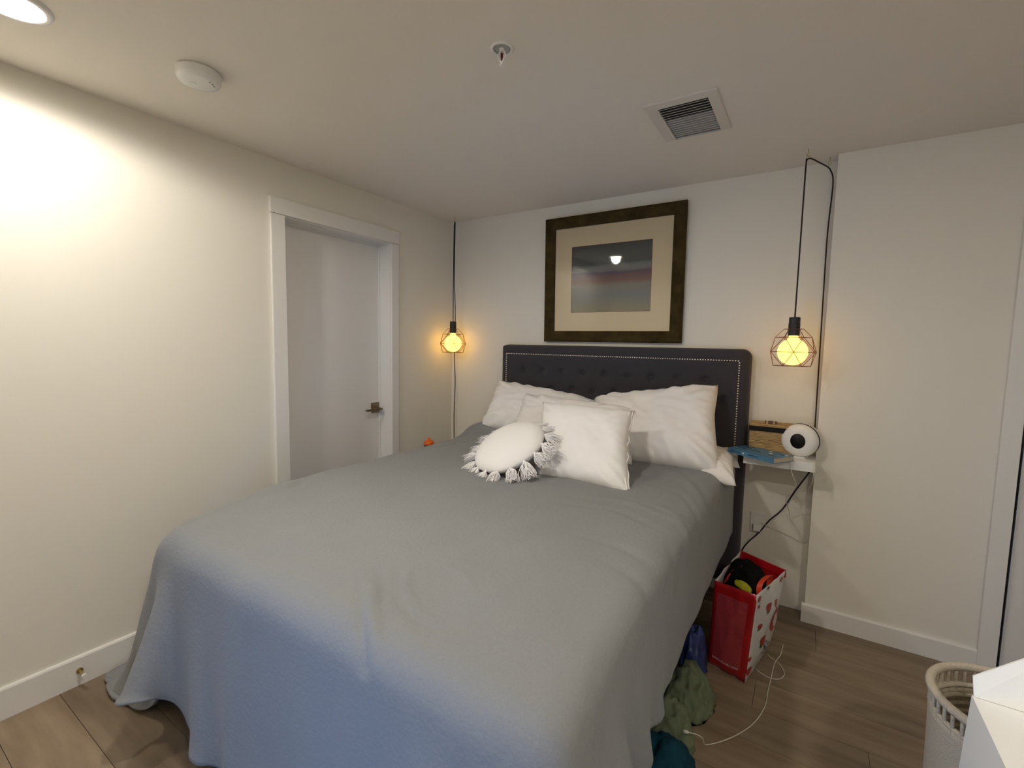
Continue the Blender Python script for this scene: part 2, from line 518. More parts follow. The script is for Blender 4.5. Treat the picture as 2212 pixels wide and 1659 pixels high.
d2 = empty('door_2', ((D2X0 + D2X1) / 2, YJ, 0), kind='structure')
cx = (D2X0 + D2X1) / 2
hw2 = (D2X1 - D2X0) / 2
obj('door_panel', BOX(-hw2 + 0.012, hw2 - 0.012, 0.012, 0.05, 0.01, DZ - 0.012, 0.002), M['door'], d2)
bm = bmesh.new()
box(bm, -hw2 - 0.018, -hw2, 0.001, 0.1, 0, DZ + 0.018)
box(bm, hw2, hw2 + 0.018, 0.001, 0.1, 0, DZ + 0.018)
box(bm, -hw2, hw2, 0.001, 0.1, DZ, DZ + 0.018)
box(bm, -hw2, hw2, 0.06, 0.1, 0, DZ)
obj('door_jamb', bm, M['gap'], d2)
obj('casing', BOX(-hw2 - 0.066, -hw2 - 0.004, -0.019, 0, 0, DZ, 0.004), M['trim'], d2)
obj('casing', BOX(hw2 + 0.004, hw2 + 0.066, -0.019, 0, 0, DZ, 0.004), M['trim'], d2)
obj('casing', BOX(-hw2 - 0.066, hw2 + 0.066, -0.019, 0, DZ + 0.0015, DZ + 0.08, 0.004), M['trim'], d2)

# ------------------------------------------------------------------ ceiling fittings
def downlight(loc, label, group=None):
    t = empty('ceiling_downlight', loc, label, 'ceiling light', group)
    bm = bmesh.new()
    lathe(bm, [(0.066, 0.0), (0.066, -0.006), (0.072, -0.010), (0.084, -0.008), (0.088, 0.0)], n=48)
    obj('trim_ring', bm, M['white_plastic'], t, smooth=True)
    bm = bmesh.new()
    lathe(bm, [(0, -0.001), (0.0655, -0.001), (0.0655, -0.006), (0, -0.007)], n=40)
    obj('lens', bm, M['downlight'], t)
    return t
downlight((-1.95, 0.40, ZC), 'lit round recessed downlight in the ceiling above the left wall')
downlight((-1.0, 0.70, ZC), 'added round fill downlight in the ceiling over the bed, out of view')  # invented fixture that houses the added fill lamp
downlight((0.80, -0.05, ZC), 'lit round recessed downlight in the ceiling over the white box, out of view')

sd = empty('smoke_detector', (-1.862, 0.838, ZC), 'round white smoke detector on the ceiling near the left wall', 'smoke detector', rot=(0, 0, math.radians(40)))
bm = bmesh.new()
lathe(bm, [(0, 0), (0.068, 0), (0.070, -0.006), (0.0675, -0.010), (0.0675, -0.026), (0.063, -0.036), (0.045, -0.040), (0, -0.041)], n=48)
obj('housing', bm, M['white_plastic'], sd, smooth=True)
bm = bmesh.new()
for i in range(3):
    a = -0.35 + i * 0.3
    cyl(bm, (0.045 * math.cos(a), 0.045 * math.sin(a), -0.0385), (0.045 * math.cos(a), 0.045 * math.sin(a), -0.0415), 0.0035, n=10)
obj('sounder_hole', bm, M['vent_grey'], sd)
bm = bmesh.new()
cyl(bm, (-0.02, 0.0, -0.0395), (-0.02, 0.0, -0.0425), 0.012, n=20)
obj('test_button', bm, M['white_plastic'], sd)

sp = empty('fire_sprinkler', (-0.878, 1.277, ZC), 'small white fire sprinkler head with a dark red bulb, recessed in the ceiling', 'sprinkler')
bm = bmesh.new()
lathe(bm, [(0.026, -0.001), (0.0275, -0.004), (0.033, -0.005), (0.036, -0.003), (0.0365, 0.0)], n=40)
obj('escutcheon', bm, M['white_plastic'], sp, smooth=True)
bm = bmesh.new()
lathe(bm, [(0.0255, -0.0035), (0.025, -0.0008), (0.0, -0.0008)], n=32)
obj('cup', bm, M['vent_grey'], sp)
bm = bmesh.new()
cyl(bm, (0, 0, -0.001), (0, 0, -0.010), 0.008, n=16)
for s in (-1, 1):
    tube(bm, [(s * 0.007, 0, -0.008), (s * 0.012, 0, -0.018), (s * 0.009, 0, -0.032), (0, 0, -0.042)], 0.0025, n=8, step=0.004)
cyl(bm, (0, 0, -0.040), (0, 0, -0.050), 0.004, n=12)
lathe(bm, [(0, -0.050), (0.009, -0.050), (0.009, -0.052), (0, -0.053)], n=20)
obj('frame_arms', bm, M['white_plastic'], sp)
bm = bmesh.new()
lathe(bm, [(0, -0.010), (0.0032, -0.014), (0.0045, -0.022), (0.002, -0.036), (0, -0.038)], n=16)
obj('glass_bulb', bm, M['sprinkler_red'], sp, smooth=True)

vx0, vx1, vy0, vy1 = -0.558, -0.374, 1.886, 2.190
fx0, fx1, fy0, fy1 = -0.605, -0.336, 1.846, 2.205
vt = empty('ceiling_vent', ((fx0 + fx1) / 2, (fy0 + fy1) / 2, ZC), 'white rectangular louvred air vent in the ceiling above the picture', 'vent')
ox, oy = (fx0 + fx1) / 2, (fy0 + fy1) / 2
bm = bmesh.new()
def vring(z, dx):
    return [(fx0 + dx - ox, fy0 + dx - oy, z), (fx1 - dx - ox, fy0 + dx - oy, z), (fx1 - dx - ox, fy1 - dx - oy, z), (fx0 + dx - ox, fy1 - dx - oy, z)]
inner = lambda z: [(vx0 - ox, vy0 - oy, z), (vx1 - ox, vy0 - oy, z), (vx1 - ox, vy1 - oy, z), (vx0 - ox, vy1 - oy, z)]
R = [[bm.verts.new(p) for p in r] for r in (vring(0, 0), vring(-0.004, 0), vring(-0.007, 0.004), inner(-0.011), inner(-0.0012))]
for a, b in zip(R, R[1:]):
    for i in range(4):
        bm.faces.new((a[i], a[(i + 1) % 4], b[(i + 1) % 4], b[i]))
obj('flange', bm, M['vent_white'], vt)
obj('duct_shadow', BOX(vx0 - ox, vx1 - ox, vy0 - oy, vy1 - oy, -0.0014, -0.0006), M['gap'], vt)
ym = vy0 + (vy1 - vy0) * 0.40
obj('damper', BOX(vx0 - ox + 0.003, vx1 - ox - 0.003, ym - oy, vy1 - oy - 0.012, -0.0052, -0.0018), M['vent_grey'], vt)
slat_me = None
for i in range(15):
    yy = vy0 + (i + 0.75) * (vy1 - vy0) / 15.2
    b = bmesh.new()
    w2 = (vx1 - vx0) / 2
    box(b, -w2, w2, -0.0035, 0.0035, -0.0006, 0.0006)
    bmesh.ops.rotate(b, verts=b.verts, cent=(0, 0, 0), matrix=Matrix.Rotation(math.radians(38), 3, 'X'))
    if slat_me is None:
        s = obj('slat', b, M['vent_white'], vt)
        slat_me = s.data
    else:
        b.free()
        s = obj('slat', slat_me, None, vt)
    s.location = ((vx0 + vx1) / 2 - ox, yy - oy, -0.0085)

# ------------------------------------------------------------------ bed
BX0, BX1 = -1.862, -0.262                         # headboard sides
HZ1, HY = 1.392, 2.752                            # headboard top, front plane
bed = empty('bed', ((BX0 + BX1) / 2, 1.7, 0), 'upholstered queen bed with a charcoal tufted headboard trimmed in nailheads', 'bed')
bo = bed.location.copy()
def BP(name, data, m, parent=bed, **k):
    o = obj(name, data, m, None, **k)
    o.parent = parent
    o.location = -(bo if parent == bed else Vector((0, 0, 0)))
    return o
buttons = []
bx0 = -1.666
for i in range(9):
    buttons.append((bx0 + i * 0.1475, 1.216))
for i in range(10):
    buttons.append((bx0 - 0.074 + i * 0.1475, 1.104))
for i in range(9):
    buttons.append((bx0 + i * 0.1475, 0.992))
NX0, NX1, NZ1, NZ0 = BX0 + 0.052, BX1 - 0.052, HZ1 - 0.064, 0.42
nu, nv = 200, 130
vs = []
R_ = 0.045
zs0 = 0.10
def hb_half(z):
    rc = 0.05
    return 0 if z < HZ1 - rc else rc - math.sqrt(max(0, rc * rc - (z - HZ1 + rc) ** 2))
for j in range(nv):
    z = zs0 + (HZ1 - zs0) * (1 - (1 - j / (nv - 1)) ** 1.5)
    ins = hb_half(z)
    for i in range(nu):
        u = i / (nu - 1)
        u = 0.5 - 0.5 * math.cos(PI * u) if False else u
        x = BX0 + ins + (BX1 - BX0 - 2 * ins) * u
        e = min(x - BX0, BX1 - x, HZ1 - z)
        yy = HY
        if e < R_:
            yy += R_ - math.sqrt(max(0, R_ * R_ - (R_ - e) ** 2))
        # groove under the nail line and soft tufting around each button
        dn = min(abs(x - NX0), abs(x - NX1)) if z < NZ1 else 9
        if NX0 - 0.02 < x < NX1 + 0.02: dn = min(dn, abs(z - NZ1))
        yy += 0.004 * math.exp(-(dn / 0.008) ** 2)
        if NX0 < x < NX1 and z < NZ1:
            for (qx, qz) in buttons:
                d2_ = (x - qx) ** 2 + (z - qz) ** 2
                if d2_ < 0.02:
                    yy += 0.022 * math.exp(-d2_ / (0.019 ** 2)) + 0.006 * math.exp(-d2_ / 0.05 ** 2)
            yy -= 0.004
        vs.append((x, yy, z))
fs = grid_faces(nu, nv)
def side(idx, flip):
    global vs, fs
    base = len(vs)
    for k in idx:
        vx, vy, vz = vs[k]
        vs.append((vx, YB - 0.004, vz))
    for a in range(len(idx) - 1):
        f = (idx[a], idx[a + 1], base + a + 1, base + a)
        fs.append(f if not flip else f[::-1])
side([j * nu for j in range(nv)], False)
side([j * nu + nu - 1 for j in range(nv)], True)
side([(nv - 1) * nu + i for i in range(nu)], False)
hb = BP('headboard', (vs, fs), M['charcoal'], smooth=True)
hb.data.validate()
bmt = bmesh.new()
pts = []
s = 0.0138
z = NZ0
while z < NZ1: pts.append((NX0, z)); pts.append((NX1, z)); z += s
x = NX0
while x <= NX1 + 0.001: pts.append((x, NZ1)); x += s
for (x, z) in pts:
    bmesh.ops.create_uvsphere(bmt, u_segments=8, v_segments=5, radius=0.0050, matrix=Matrix.Translation((x, HY + 0.0015, z)) @ Matrix.Diagonal((1, 0.7, 1, 1)))
BP('nailhead_trim', bmt, M['nail'], hb, smooth=True)
hb.children[0].location = (0, 0, 0)
hb.children[0]['kind'] = 'stuff'
bt = None
for (x, z) in buttons:
    if not (NX0 + 0.03 < x < NX1 - 0.03): continue
    if bt is None:
        b = bmesh.new()
        bmesh.ops.create_uvsphere(b, u_segments=14, v_segments=8, radius=0.0115, matrix=Matrix.Diagonal((1, 0.5, 1, 1)))
        o = obj('button', b, M['charcoal'], hb, smooth=True)
        bt = o.data
    else:
        o = obj('button', bt, None, hb)
    o.location = (x, HY + 0.0205, z)
BP('bed_base', BOX(-1.83, -0.37, 0.72, 2.745, 0.14, 0.36, 0.015), M['charcoal'])
BP('mattress', BOX(-1.84, -0.345, 0.715, 2.745, 0.361, 0.70, 0.05), M['mattress'])
for (x, y) in ((-1.78, 0.78), (-0.43, 0.78), (-1.78, 2.66), (-0.43, 2.66)):
    b = bmesh.new(); cyl(b, (x, y, 0), (x, y, 0.14), 0.022, 0.03, n=12)
    BP('leg', b, M['black'])

# ------------------------------------------------------------------ duvet: a cloth relaxed over the bed
def make_duvet():
    h = 0.036
    x0, x1, y0, y1 = -1.905, -0.300, 0.650, 2.74
    Lo, Ro, Fo = 0.68, 0.33, 0.58
    xs = np.arange(x0 - Lo, x1 + Ro + h * 0.5, h)
    ys = np.arange(y0 - Fo, 2.56, h)
    U, V = np.meshgrid(xs, ys)
    ztop = lambda x, y: 0.792 - 0.075 * np.clip((1.25 - y) / 0.6, 0, 1) ** 2 + 0.02 * np.clip((y - 2.1) / 0.5, 0, 1)
    dx = np.where(U < x0, x0 - U, np.where(U > x1, U - x1, 0.0))
    sx = np.where(U < x0, -1.0, 1.0)
    dy = np.where(V < y0, y0 - V, 0.0)
    # the foot corners of the duvet hang as rounded corners: fold the rest shape to constant drop
    side_L = np.where(U < x0, Lo, Ro)
    mm = np.maximum(dx / side_L, dy / Fo)
    hh = np.hypot(dx / side_L, dy / Fo)
    fac = np.where((dx > 0) & (dy > 0), mm / np.maximum(hh, 1e-9), 1.0)
    fac = (1 - (1 - fac) * np.where(U < x0, 1.0, 0.8)) * np.where((dx > 0) & (dy > 0) & (U < x0), 1 - 0.56 * np.exp(-np.abs((np.arctan2(dy, dx) - 1.10) / 0.58) ** 4), 1.0)
    dx = dx * fac; dy = dy * fac
    dx = dx * (1 - 0.17 * np.clip((V - 0.62) / 0.3, 0, 1) * (U < x0))
    U = np.where(U < x0, x0 - dx, np.where(U > x1, x1 + dx, U))
    V = np.where(V < y0, y0 - dy, V)
    dy = dy * (1 - 0.38 * np.exp(-((U - x0) / 0.20) ** 2) * (U >= x0))
    V = np.where(V < y0, y0 - dy, V)
    phi = np.arctan2(dy, dx)
    corner = (dx > 0) & (dy > 0)
    flare = np.where(corner, 0.30 + 0.30 * np.cos(4 * phi), 0.42)
    P = np.zeros(U.shape + (3,))
    P[..., 0] = np.clip(U, x0, x1) + sx * dx * flare
    P[..., 1] = np.clip(V, y0, 99) - dy * flare
    P[..., 2] = ztop(np.clip(U, x0, x1), np.clip(V, y0, 99)) - 0.88 * np.hypot(dx, dy)
    P[..., 2] = np.maximum(P[..., 2], 0.02)
    rng = np.random.RandomState(3)
    P += rng.normal(0, 0.002, P.shape) * ((dx + dy)[..., None] > 0)
    pin = (U > x0 + 0.14) & (U < x1 - 0.14) & (V > y0 + 0.16)
    pin |= (V > 2.50) & (U > x0 - 0.05) & (U < x1 + 0.05)
    w = np.where(pin, 0.0, 1.0)
    cx_, cy_, hx, hy, r = (x0 + x1) / 2, (y0 + y1 + 0.3) / 2, (x1 - x0) / 2, (y1 + 0.3 - y0) / 2, 0.055
    def collide(P):
        zt = ztop(P[..., 0], P[..., 1])
        lean = 0.34 * np.clip((0.70 - P[..., 2]) / 0.65, 0, 1) * np.clip((1.35 - P[..., 1]) / 0.5, 0, 1) * (P[..., 0] < cx_)
        q = np.stack([np.abs(P[..., 0] - cx_) - hx - lean + r, np.abs(P[..., 1] - cy_) - hy + r, P[..., 2] - zt + r], -1)
        qp = np.maximum(q, 0)
        ln = np.linalg.norm(qp, axis=-1)
        inside = q.max(-1)
        d = np.where(inside > 0, ln, inside) - r
        g = np.where(ln[..., None] > 1e-6, qp / np.maximum(ln, 1e-6)[..., None], (q == inside[..., None]).astype(float))
        g[..., 0] *= np.sign(P[..., 0] - cx_)
        g[..., 1] *= np.sign(P[..., 1] - cy_)
        push = np.maximum(-d, 0) * (w > 0)
        P += g * push[..., None]
        fl_ = P[..., 2] < 0.012
        P[..., 2] = np.maximum(P[..., 2], 0.012)
        P[..., 0] = np.maximum(P[..., 0], XL + 0.035)
        return (push > 0) | fl_
    cons = []
    def add(a, b, rest, k):
        n = min(U[a].shape[0], U[b].shape[0]); m_ = min(U[a].shape[1], U[b].shape[1])
        rest = np.hypot(U[a][:n, :m_] - U[b][:n, :m_], V[a][:n, :m_] - V[b][:n, :m_])
        cons.append((a, b, rest, k))
    S = slice
    for o in (0, 1):
        add((S(None), S(o, -1, 2)), (S(None), S(o + 1, None, 2)), h, 1.0)
        add((S(o, -1, 2), S(None)), (S(o + 1, None, 2), S(None)), h, 1.0)
        add((S(o, -1, 2), S(None, -1)), (S(o + 1, None, 2), S(1, None)), h * 2 ** .5, 0.35)
        add((S(o, -1, 2), S(1, None)), (S(o + 1, None, 2), S(None, -1)), h * 2 ** .5, 0.35)
    for o in (0, 1, 2, 3):
        add((S(None), S(o, -2, 4)), (S(None), S(o + 2, None, 4)), 2 * h, 0.22)
        add((S(o, -2, 4), S(None)), (S(o + 2, None, 4), S(None)), 2 * h, 0.22)
    V_ = np.zeros_like(P)
    dt = 1 / 50
    for step in range(110):
        V_[..., 2] -= 9.8 * dt
        V_ *= 0.965
        old = P.copy()
        P = P + V_ * dt * (w > 0)[..., None]
        for it in range(9):
            for a, b, rest, k in cons:
                A, B = P[a], P[b]
                n = min(A.shape[0], B.shape[0]); m_ = min(A.shape[1], B.shape[1])
                A = A[:n, :m_]; B = B[:n, :m_]
                wa = w[a][:n, :m_]; wb = w[b][:n, :m_]
                D = B - A
                L = np.sqrt((D * D).sum(-1)) + 1e-9
                c = k * (L - rest) / L / np.maximum(wa + wb, 1e-9)
                D = D * c[..., None]
                A += D * wa[..., None]
                B -= D * wb[..., None]
            hit = collide(P)
        V_ = (P - old) / dt
        V_[hit] *= 0.55
    return P, U, V
def upsample(A, k=3):
    """cubic refinement along the first axis"""
    n = A.shape[0]
    Q = np.concatenate([2 * A[:1] - A[1:2], A, 2 * A[-1:] - A[-2:-1]], 0)
    out = []
    for j in range(k):
        t = j / k
        p0, p1, p2, p3 = Q[:-3], Q[1:-2], Q[2:-1], Q[3:]
        out.append(0.5 * (2 * p1 + (p2 - p0) * t + (2 * p0 - 5 * p1 + 4 * p2 - p3) * t * t + (3 * p1 - p0 - 3 * p2 + p3) * t ** 3))
    R_ = np.stack(out, 1).reshape((-1,) + A.shape[1:])
    return np.concatenate([R_, A[-1:]], 0)
P, U, V = make_duvet()
# ease the sim grid before refining
for _ in range(2):
    Q = P.copy()
    Q[1:-1, 1:-1] = 0.5 * P[1:-1, 1:-1] + 0.125 * (P[2:, 1:-1] + P[:-2, 1:-1] + P[1:-1, 2:] + P[1:-1, :-2])
    P = Q
P = upsample(P)
P = np.swapaxes(upsample(np.swapaxes(P, 0, 1)), 0, 1)
X, Y, Z = P[..., 0].copy(), P[..., 1].copy(), P[..., 2].copy()
gu = np.gradient(P, axis=1); gv = np.gradient(P, axis=0)
N3 = np.cross(gu, gv); N3 /= np.linalg.norm(N3, axis=-1, keepdims=True) + 1e-9
H = np.zeros(X.shape)
def ridge(pts, wd, amp):
    """a soft crease along a polyline on top of the bed"""
    best = np.full(X.shape, 9.0); fade = np.zeros(X.shape)
    n = len(pts) - 1
    for k in range(n):
        (ax, ay), (bx, by) = pts[k], pts[k + 1]
        t = np.clip(((X - ax) * (bx - ax) + (Y - ay) * (by - ay)) / ((bx - ax) ** 2 + (by - ay) ** 2), 0, 1)
        d = np.hypot(X - ax - t * (bx - ax), Y - ay - t * (by - ay))
        tt = (k + t) / n
        m = d < best
        fade = np.where(m, np.sin(np.pi * np.clip(tt, 0.03, 0.97)) ** 0.6, fade)
        best = np.minimum(best, d)
    return 1.5 * amp * np.exp(-(best / wd) ** 2) * fade * (Z > 0.66)
def at(px, py, z=0.80):
    """where a sight line through a point of the photograph's frame meets a level surface"""
    d = _r * ((px - 1106) / 1001.546) + _u * (-(py - 829.5) / 1001.546) + _f
    t = (z - CAM_Z) / d.z
    return (d.x * t, d.y * t)
for pts, wd, amp in (
    ([(775, 1235), (785, 1290), (795, 1345)], 0.011, -0.008),
    ([(800, 1225), (806, 1275), (812, 1330)], 0.012, 0.008),
    ([(815, 1205), (828, 1235), (826, 1262)], 0.010, -0.008),
    ([(856, 1215), (857, 1245), (885, 1280), (930, 1312)], 0.011, -0.011),
    ([(884, 1205), (868, 1238), (880, 1270), (915, 1302)], 0.016, 0.009),
    ([(762, 1330), (770, 1380), (782, 1415)], 0.012, -0.006),
    ([(640, 1048), (650, 1035), (668, 1028)], 0.018, -0.008),
    ([(985, 1210), (1010, 1235), (1030, 1262)], 0.014, 0.004),
    ([(1250, 1150), (1330, 1175), (1420, 1220)], 0.016, -0.004),
    ([(1210, 1085), (1330, 1100), (1440, 1150)], 0.014, -0.005),
    ([(1240, 1068), (1350, 1080), (1480, 1130)], 0.013, 0.005),
    ([(1390, 1040), (1470, 1065), (1535, 1130)], 0.012, -0.006),
    ([(1400, 1020), (1490, 1045), (1548, 1110)], 0.012, 0.006),
    ([(1380, 1005), (1470, 1018), (1530, 1065)], 0.012, -0.006),
    ([(1400, 1085), (1460, 1110), (1510, 1165)], 0.012, 0.005),
    ([(1290, 1200), (1390, 1250), (1440, 1310)], 0.018, -0.004),
    ([(1430, 1160), (1490, 1220), (1515, 1300)], 0.014, -0.005),
    ([(1465, 1180), (1515, 1250), (1528, 1330)], 0.012, 0.005),
    ([(985, 948), (1020, 938), (1060, 948)], 0.016, -0.012),
    ([(1000, 962), (1030, 956), (1060, 966)], 0.014, 0.007),
    ([(940, 968), (985, 958), (1030, 975)], 0.016, -0.006)):
    H += ridge([at(*p) for p in pts], wd, amp)
# the thick roll where the duvet is bunched at the head, on the left
H += 0.075 * np.exp(-((X + 1.74) / 0.17) ** 2 - ((Y - 2.46) / 0.085) ** 2)
for a_, b_, ph, wl_, am in ((1, 0.3, 0.3, 0.41, 0.004), (0.4, 1, 1.7, 0.33, 0.0035), (-0.8, 0.9, 2.2, 0.23, 0.0022), (1, -0.5, 0.9, 0.17, 0.0012)):
    H += 0.55 * am * np.sin(2 * np.pi * (X * a_ + Y * b_ + 0.06 * np.sin(5 * Y + ph)) / wl_ + ph)
P = P + N3 * H[..., None] * np.sign(N3[..., 2].mean())
P[..., 0] = np.maximum(P[..., 0], XL + 0.03)
P[..., 2] = np.maximum(P[..., 2], 0.012)
ny, nx = P.shape[:2]
dv = obj('duvet', (P.reshape(-1, 3), grid_faces(nx, ny)), M['duvet'], smooth=True)
tag(dv, 'grey linen duvet spread over the bed, hanging to the floor at the left foot corner', 'duvet')
so = dv.modifiers.new('thick', 'SOLIDIFY'); so.thickness = 0.012; so.offset = 0

# ------------------------------------------------------------------ pillows
def pillow_mesh(c, thick, n=44, power=0.5, wr=0.006, seed=0, pinch=0.06, back=0.6, side=None):
    """c: world corners TL, TR, BR, BL; bulges along the plane's normal"""
    TL, TR, BR, BL = [Vector(p) for p in c]
    nrm = ((TR - TL).cross(BL - TL) + (BR - BL).cross(BL - TL)).normalized()
    if nrm.y > 0: nrm = -nrm
    if side is not None and nrm.dot(Vector(side)) < 0: nrm = -nrm
    ctr = (TL + TR + BR + BL) / 4
    vs, fs = [], []
    for sgn in (1, -1):
        off = len(vs)
        for j in range(n):
            v = -1 + 2 * j / (n - 1)
            for i in range(n):
                u = -1 + 2 * i / (n - 1)
                uu, vv = (u + 1) / 2, (v + 1) / 2
                p = TL * (1 - uu) * (1 - vv) + TR * uu * (1 - vv) + BR * uu * vv + BL * (1 - uu) * vv
                k = pinch * ((1 - u * u) * v ** 4 + (1 - v * v) * u ** 4)
                k += 0.02 * nz(u * 2.2 + seed, v * 2.2, 3.1) * max(abs(u), abs(v)) ** 6
                p = p + (ctr - p) * k
                b = max(0.0, (1 - u ** 4) * (1 - v ** 4)) ** power
                r = math.hypot(u, v)
                wk = wr * b ** 0.4 * (nz(u * 3.1 + seed, v * 2.3, seed) + 0.6 * nz(u * 7 + seed, v * 6, 9.2))
                ang = math.atan2(v, u)
                wk += wr * 0.9 * min(1, b * 2) * max(0, r - 0.75) * 2.2 * math.sin(ang * 26 + 3 * nz(u * 2, v * 2, seed))
                amp = thick if sgn > 0 else thick * back
                vs.append(p + nrm * (sgn * amp * b * (1 + 0.12 * nz(u * 1.3 + seed, v * 1.3, 1.7)) + wk * (1 if sgn > 0 else -1)))
        g = grid_faces(n, n, off)
        fs += g if sgn > 0 else [f[::-1] for f in g]
    bm = bmesh.new()
    bv = [bm.verts.new(p) for p in vs]
    for f in fs: bm.faces.new([bv[k] for k in f])
    bmesh.ops.remove_doubles(bm, verts=bm.verts, dist=0.0008)
    return bm

def pillow(name, corners, thick, mt, label, cat, group=None, **k):
    bm = pillow_mesh(corners, thick, **k)
    o = obj(name, bm, mt, smooth=True)
    return tag(o, label, cat, group)

CP, CR = 'bed pillows', None
pillow('pillow', [(-1.82, 2.68, 1.135), (-1.07, 2.68, 1.055), (-1.07, 2.46, 0.81), (-1.79, 2.42, 0.845)], 0.10, M['pillow'],
       'white ruffle edged bed pillow at the left against the tufted headboard', 'pillow', CP, seed=1, wr=0.014)
pillow('pillow', [(-1.49, 2.50, 1.085), (-0.75, 2.46, 1.055), (-0.71, 2.24, 0.80), (-1.50, 2.28, 0.80)], 0.09, M['pillow'],
       'rumpled white bed pillow half hidden behind the square cushion', 'pillow', CP, seed=2, wr=0.016)
pillow('pillow', [(-0.66, 2.72, 0.81), (-0.300, 2.70, 0.82), (-0.240, 2.27, 0.775), (-0.70, 2.42, 0.80)], 0.075, M['pillow'],
       'white bed pillow lying flat at the right bed edge, under the big upright one', 'pillow', CP, seed=3, wr=0.009, side=(0, 0, 1), back=0.3)
pillow('pillow', [(-1.09, 2.63, 1.075), (-0.40, 2.66, 1.20), (-0.318, 2.34, 0.795), (-0.86, 2.32, 0.785)], 0.105, M['pillow'],
       'big upright white bed pillow at the right against the tufted headboard', 'pillow', CP, seed=4, wr=0.014)
pillow('pillow', [(-0.60, 2.735, 0.80), (-0.285, 2.735, 0.84), (-0.268, 2.64, 0.775), (-0.60, 2.60, 0.78)], 0.045, M['pillow'],
       'lavender shaded corner of a white pillow squeezed against the headboard beside the shelf', 'pillow', CP, seed=5, wr=0.004, side=(0, 0, 1), back=0.4)

# square cushion with a double seam down its right side
cq = [(-1.205, 2.20, 1.083), (-0.700, 2.20, 1.080), (-0.592, 1.86, 0.772), (-1.062, 1.86, 0.760)]
sq = pillow('square_cushion', cq, 0.085, M['cushion'], 'white square cushion leaning in the middle of the bed, in front of the pillows', 'cushion', 'scatter cushions', seed=6, wr=0.006, pinch=0.085)
TLc, TRc, BRc, BLc = [Vector(p) for p in cq]
ctr = (TLc + TRc + BRc + BLc) / 4
nn = (TRc - TLc).cross(BLc - TLc).normalized()
if nn.y > 0: nn = -nn
for k, off in ((0, 0.0), (1, 0.014)):
    pts = []
    for i in range(26):
        v = -0.97 + 1.94 * i / 25
        p = TRc * (1 - v) / 2 + BRc * (1 + v) / 2
        p = p + (ctr - p) * (0.085 * (1 - v * v) + 0.004)
        p += (ctr - p).normalized() * (off + 0.006 * math.sin(i * 1.15) * (1 - v * v))
        p += nn * (0.006 + 0.016 * k + 0.004 * math.sin(i * 1.15 + 1))
        pts.append(p)
    obj('seam', TUBE(pts, 0.0032, n=6), M['cushion'], sq, smooth=True)

# round cushion with yarn tassels
Cn = Vector((-1.180, 1.835, 0.906))
view = (Vector((0, 0, CAM_Z)) - Cn).normalized()
right_i = _r - view * _r.dot(view); right_i.normalize()
up_i = view.cross(right_i)
perp = (-0.45 * right_i + 0.89 * up_i).normalized()
Nn = (view * 0.50 + perp * 0.87).normalized()
rc_ = empty('round_cushion', Cn, 'round white cushion edged with fluffy yarn tassels, leaning on the square cushion', 'cushion', 'scatter cushions')
q = Nn.to_track_quat('Z', 'Y')
rc_.rotation_mode = 'QUATERNION'
rc_.rotation_quaternion = q
bm = bmesh.new()
prof = []
RR = 0.178
for k in range(25):
    t = -PI / 2 + PI * k / 24
    r = RR * abs(math.cos(t)) ** 0.72
    prof.append((r if 0 < k < 24 else 0.0, 0.058 * math.copysign(abs(math.sin(t)) ** 1.15, math.sin(t))))
lathe(bm, prof, n=64)
for v in bm.verts:
    v.co += v.co.normalized() * (0.006 * nz(v.co.x * 9, v.co.y * 9, v.co.z * 9))
obj('cushion_body', bm, M['cushion'], rc_, smooth=True)
tassels = []
rt = random.Random(11)
for kind in range(4):
    bm = bmesh.new()
    tube(bm, [(0, 0, 0), (0.008, 0, 0), (0.016, 0, 0.0)], 0.0055, n=8, step=0.006)
    for s in range(95):
        a = rt.uniform(0, 2 * PI); sr = math.sqrt(rt.random())
        L = rt.uniform(0.060, 0.085)
        oy, oz = math.cos(a) * sr, math.sin(a) * sr
        f = rt.uniform(0.6, 1.25)
        cu, cw = rt.uniform(-0.012, 0.012), rt.uniform(-0.010, 0.010)
        pts = [(0.008, oy * 0.004, oz * 0.004), (0.008 + L * 0.3, oy * 0.022, oz * 0.018), (0.008 + L * 0.7, oy * 0.025 * f + cu, oz * 0.020 * f + cw),
               (0.008 + L, oy * 0.019 * f + 1.7 * cu, oz * 0.015 * f + 1.7 * cw)]
        tube(bm, pts, 0.0021, n=4, step=0.014, taper=0.001)
    me = bpy.data.meshes.new('tassel')
    bm.to_mesh(me); bm.free()
    me.materials.append(M['tassel'])
    tassels.append(me)
inv = q.inverted()
down = inv @ Vector((0, 0, -1))
for i in range(17):
    a = 2 * PI * (i + 0.3 * rt.random()) / 17
    o = obj('tassel', tassels[i % 4], None, rc_)
    o.location = (math.cos(a) * (RR - 0.006), math.sin(a) * (RR - 0.006), 0)
    w_ = a + rt.uniform(-0.38, 0.38)
    d = Vector((math.cos(w_), math.sin(w_), 0)) + down * 0.75 + Vector((0, 0, rt.uniform(0.0, 0.35)))
    o.rotation_euler = d.to_track_quat('X', 'Z').to_euler()
    o.scale = (rt.uniform(0.85, 1.1), rt.uniform(0.95, 1.25), rt.uniform(0.9, 1.15))

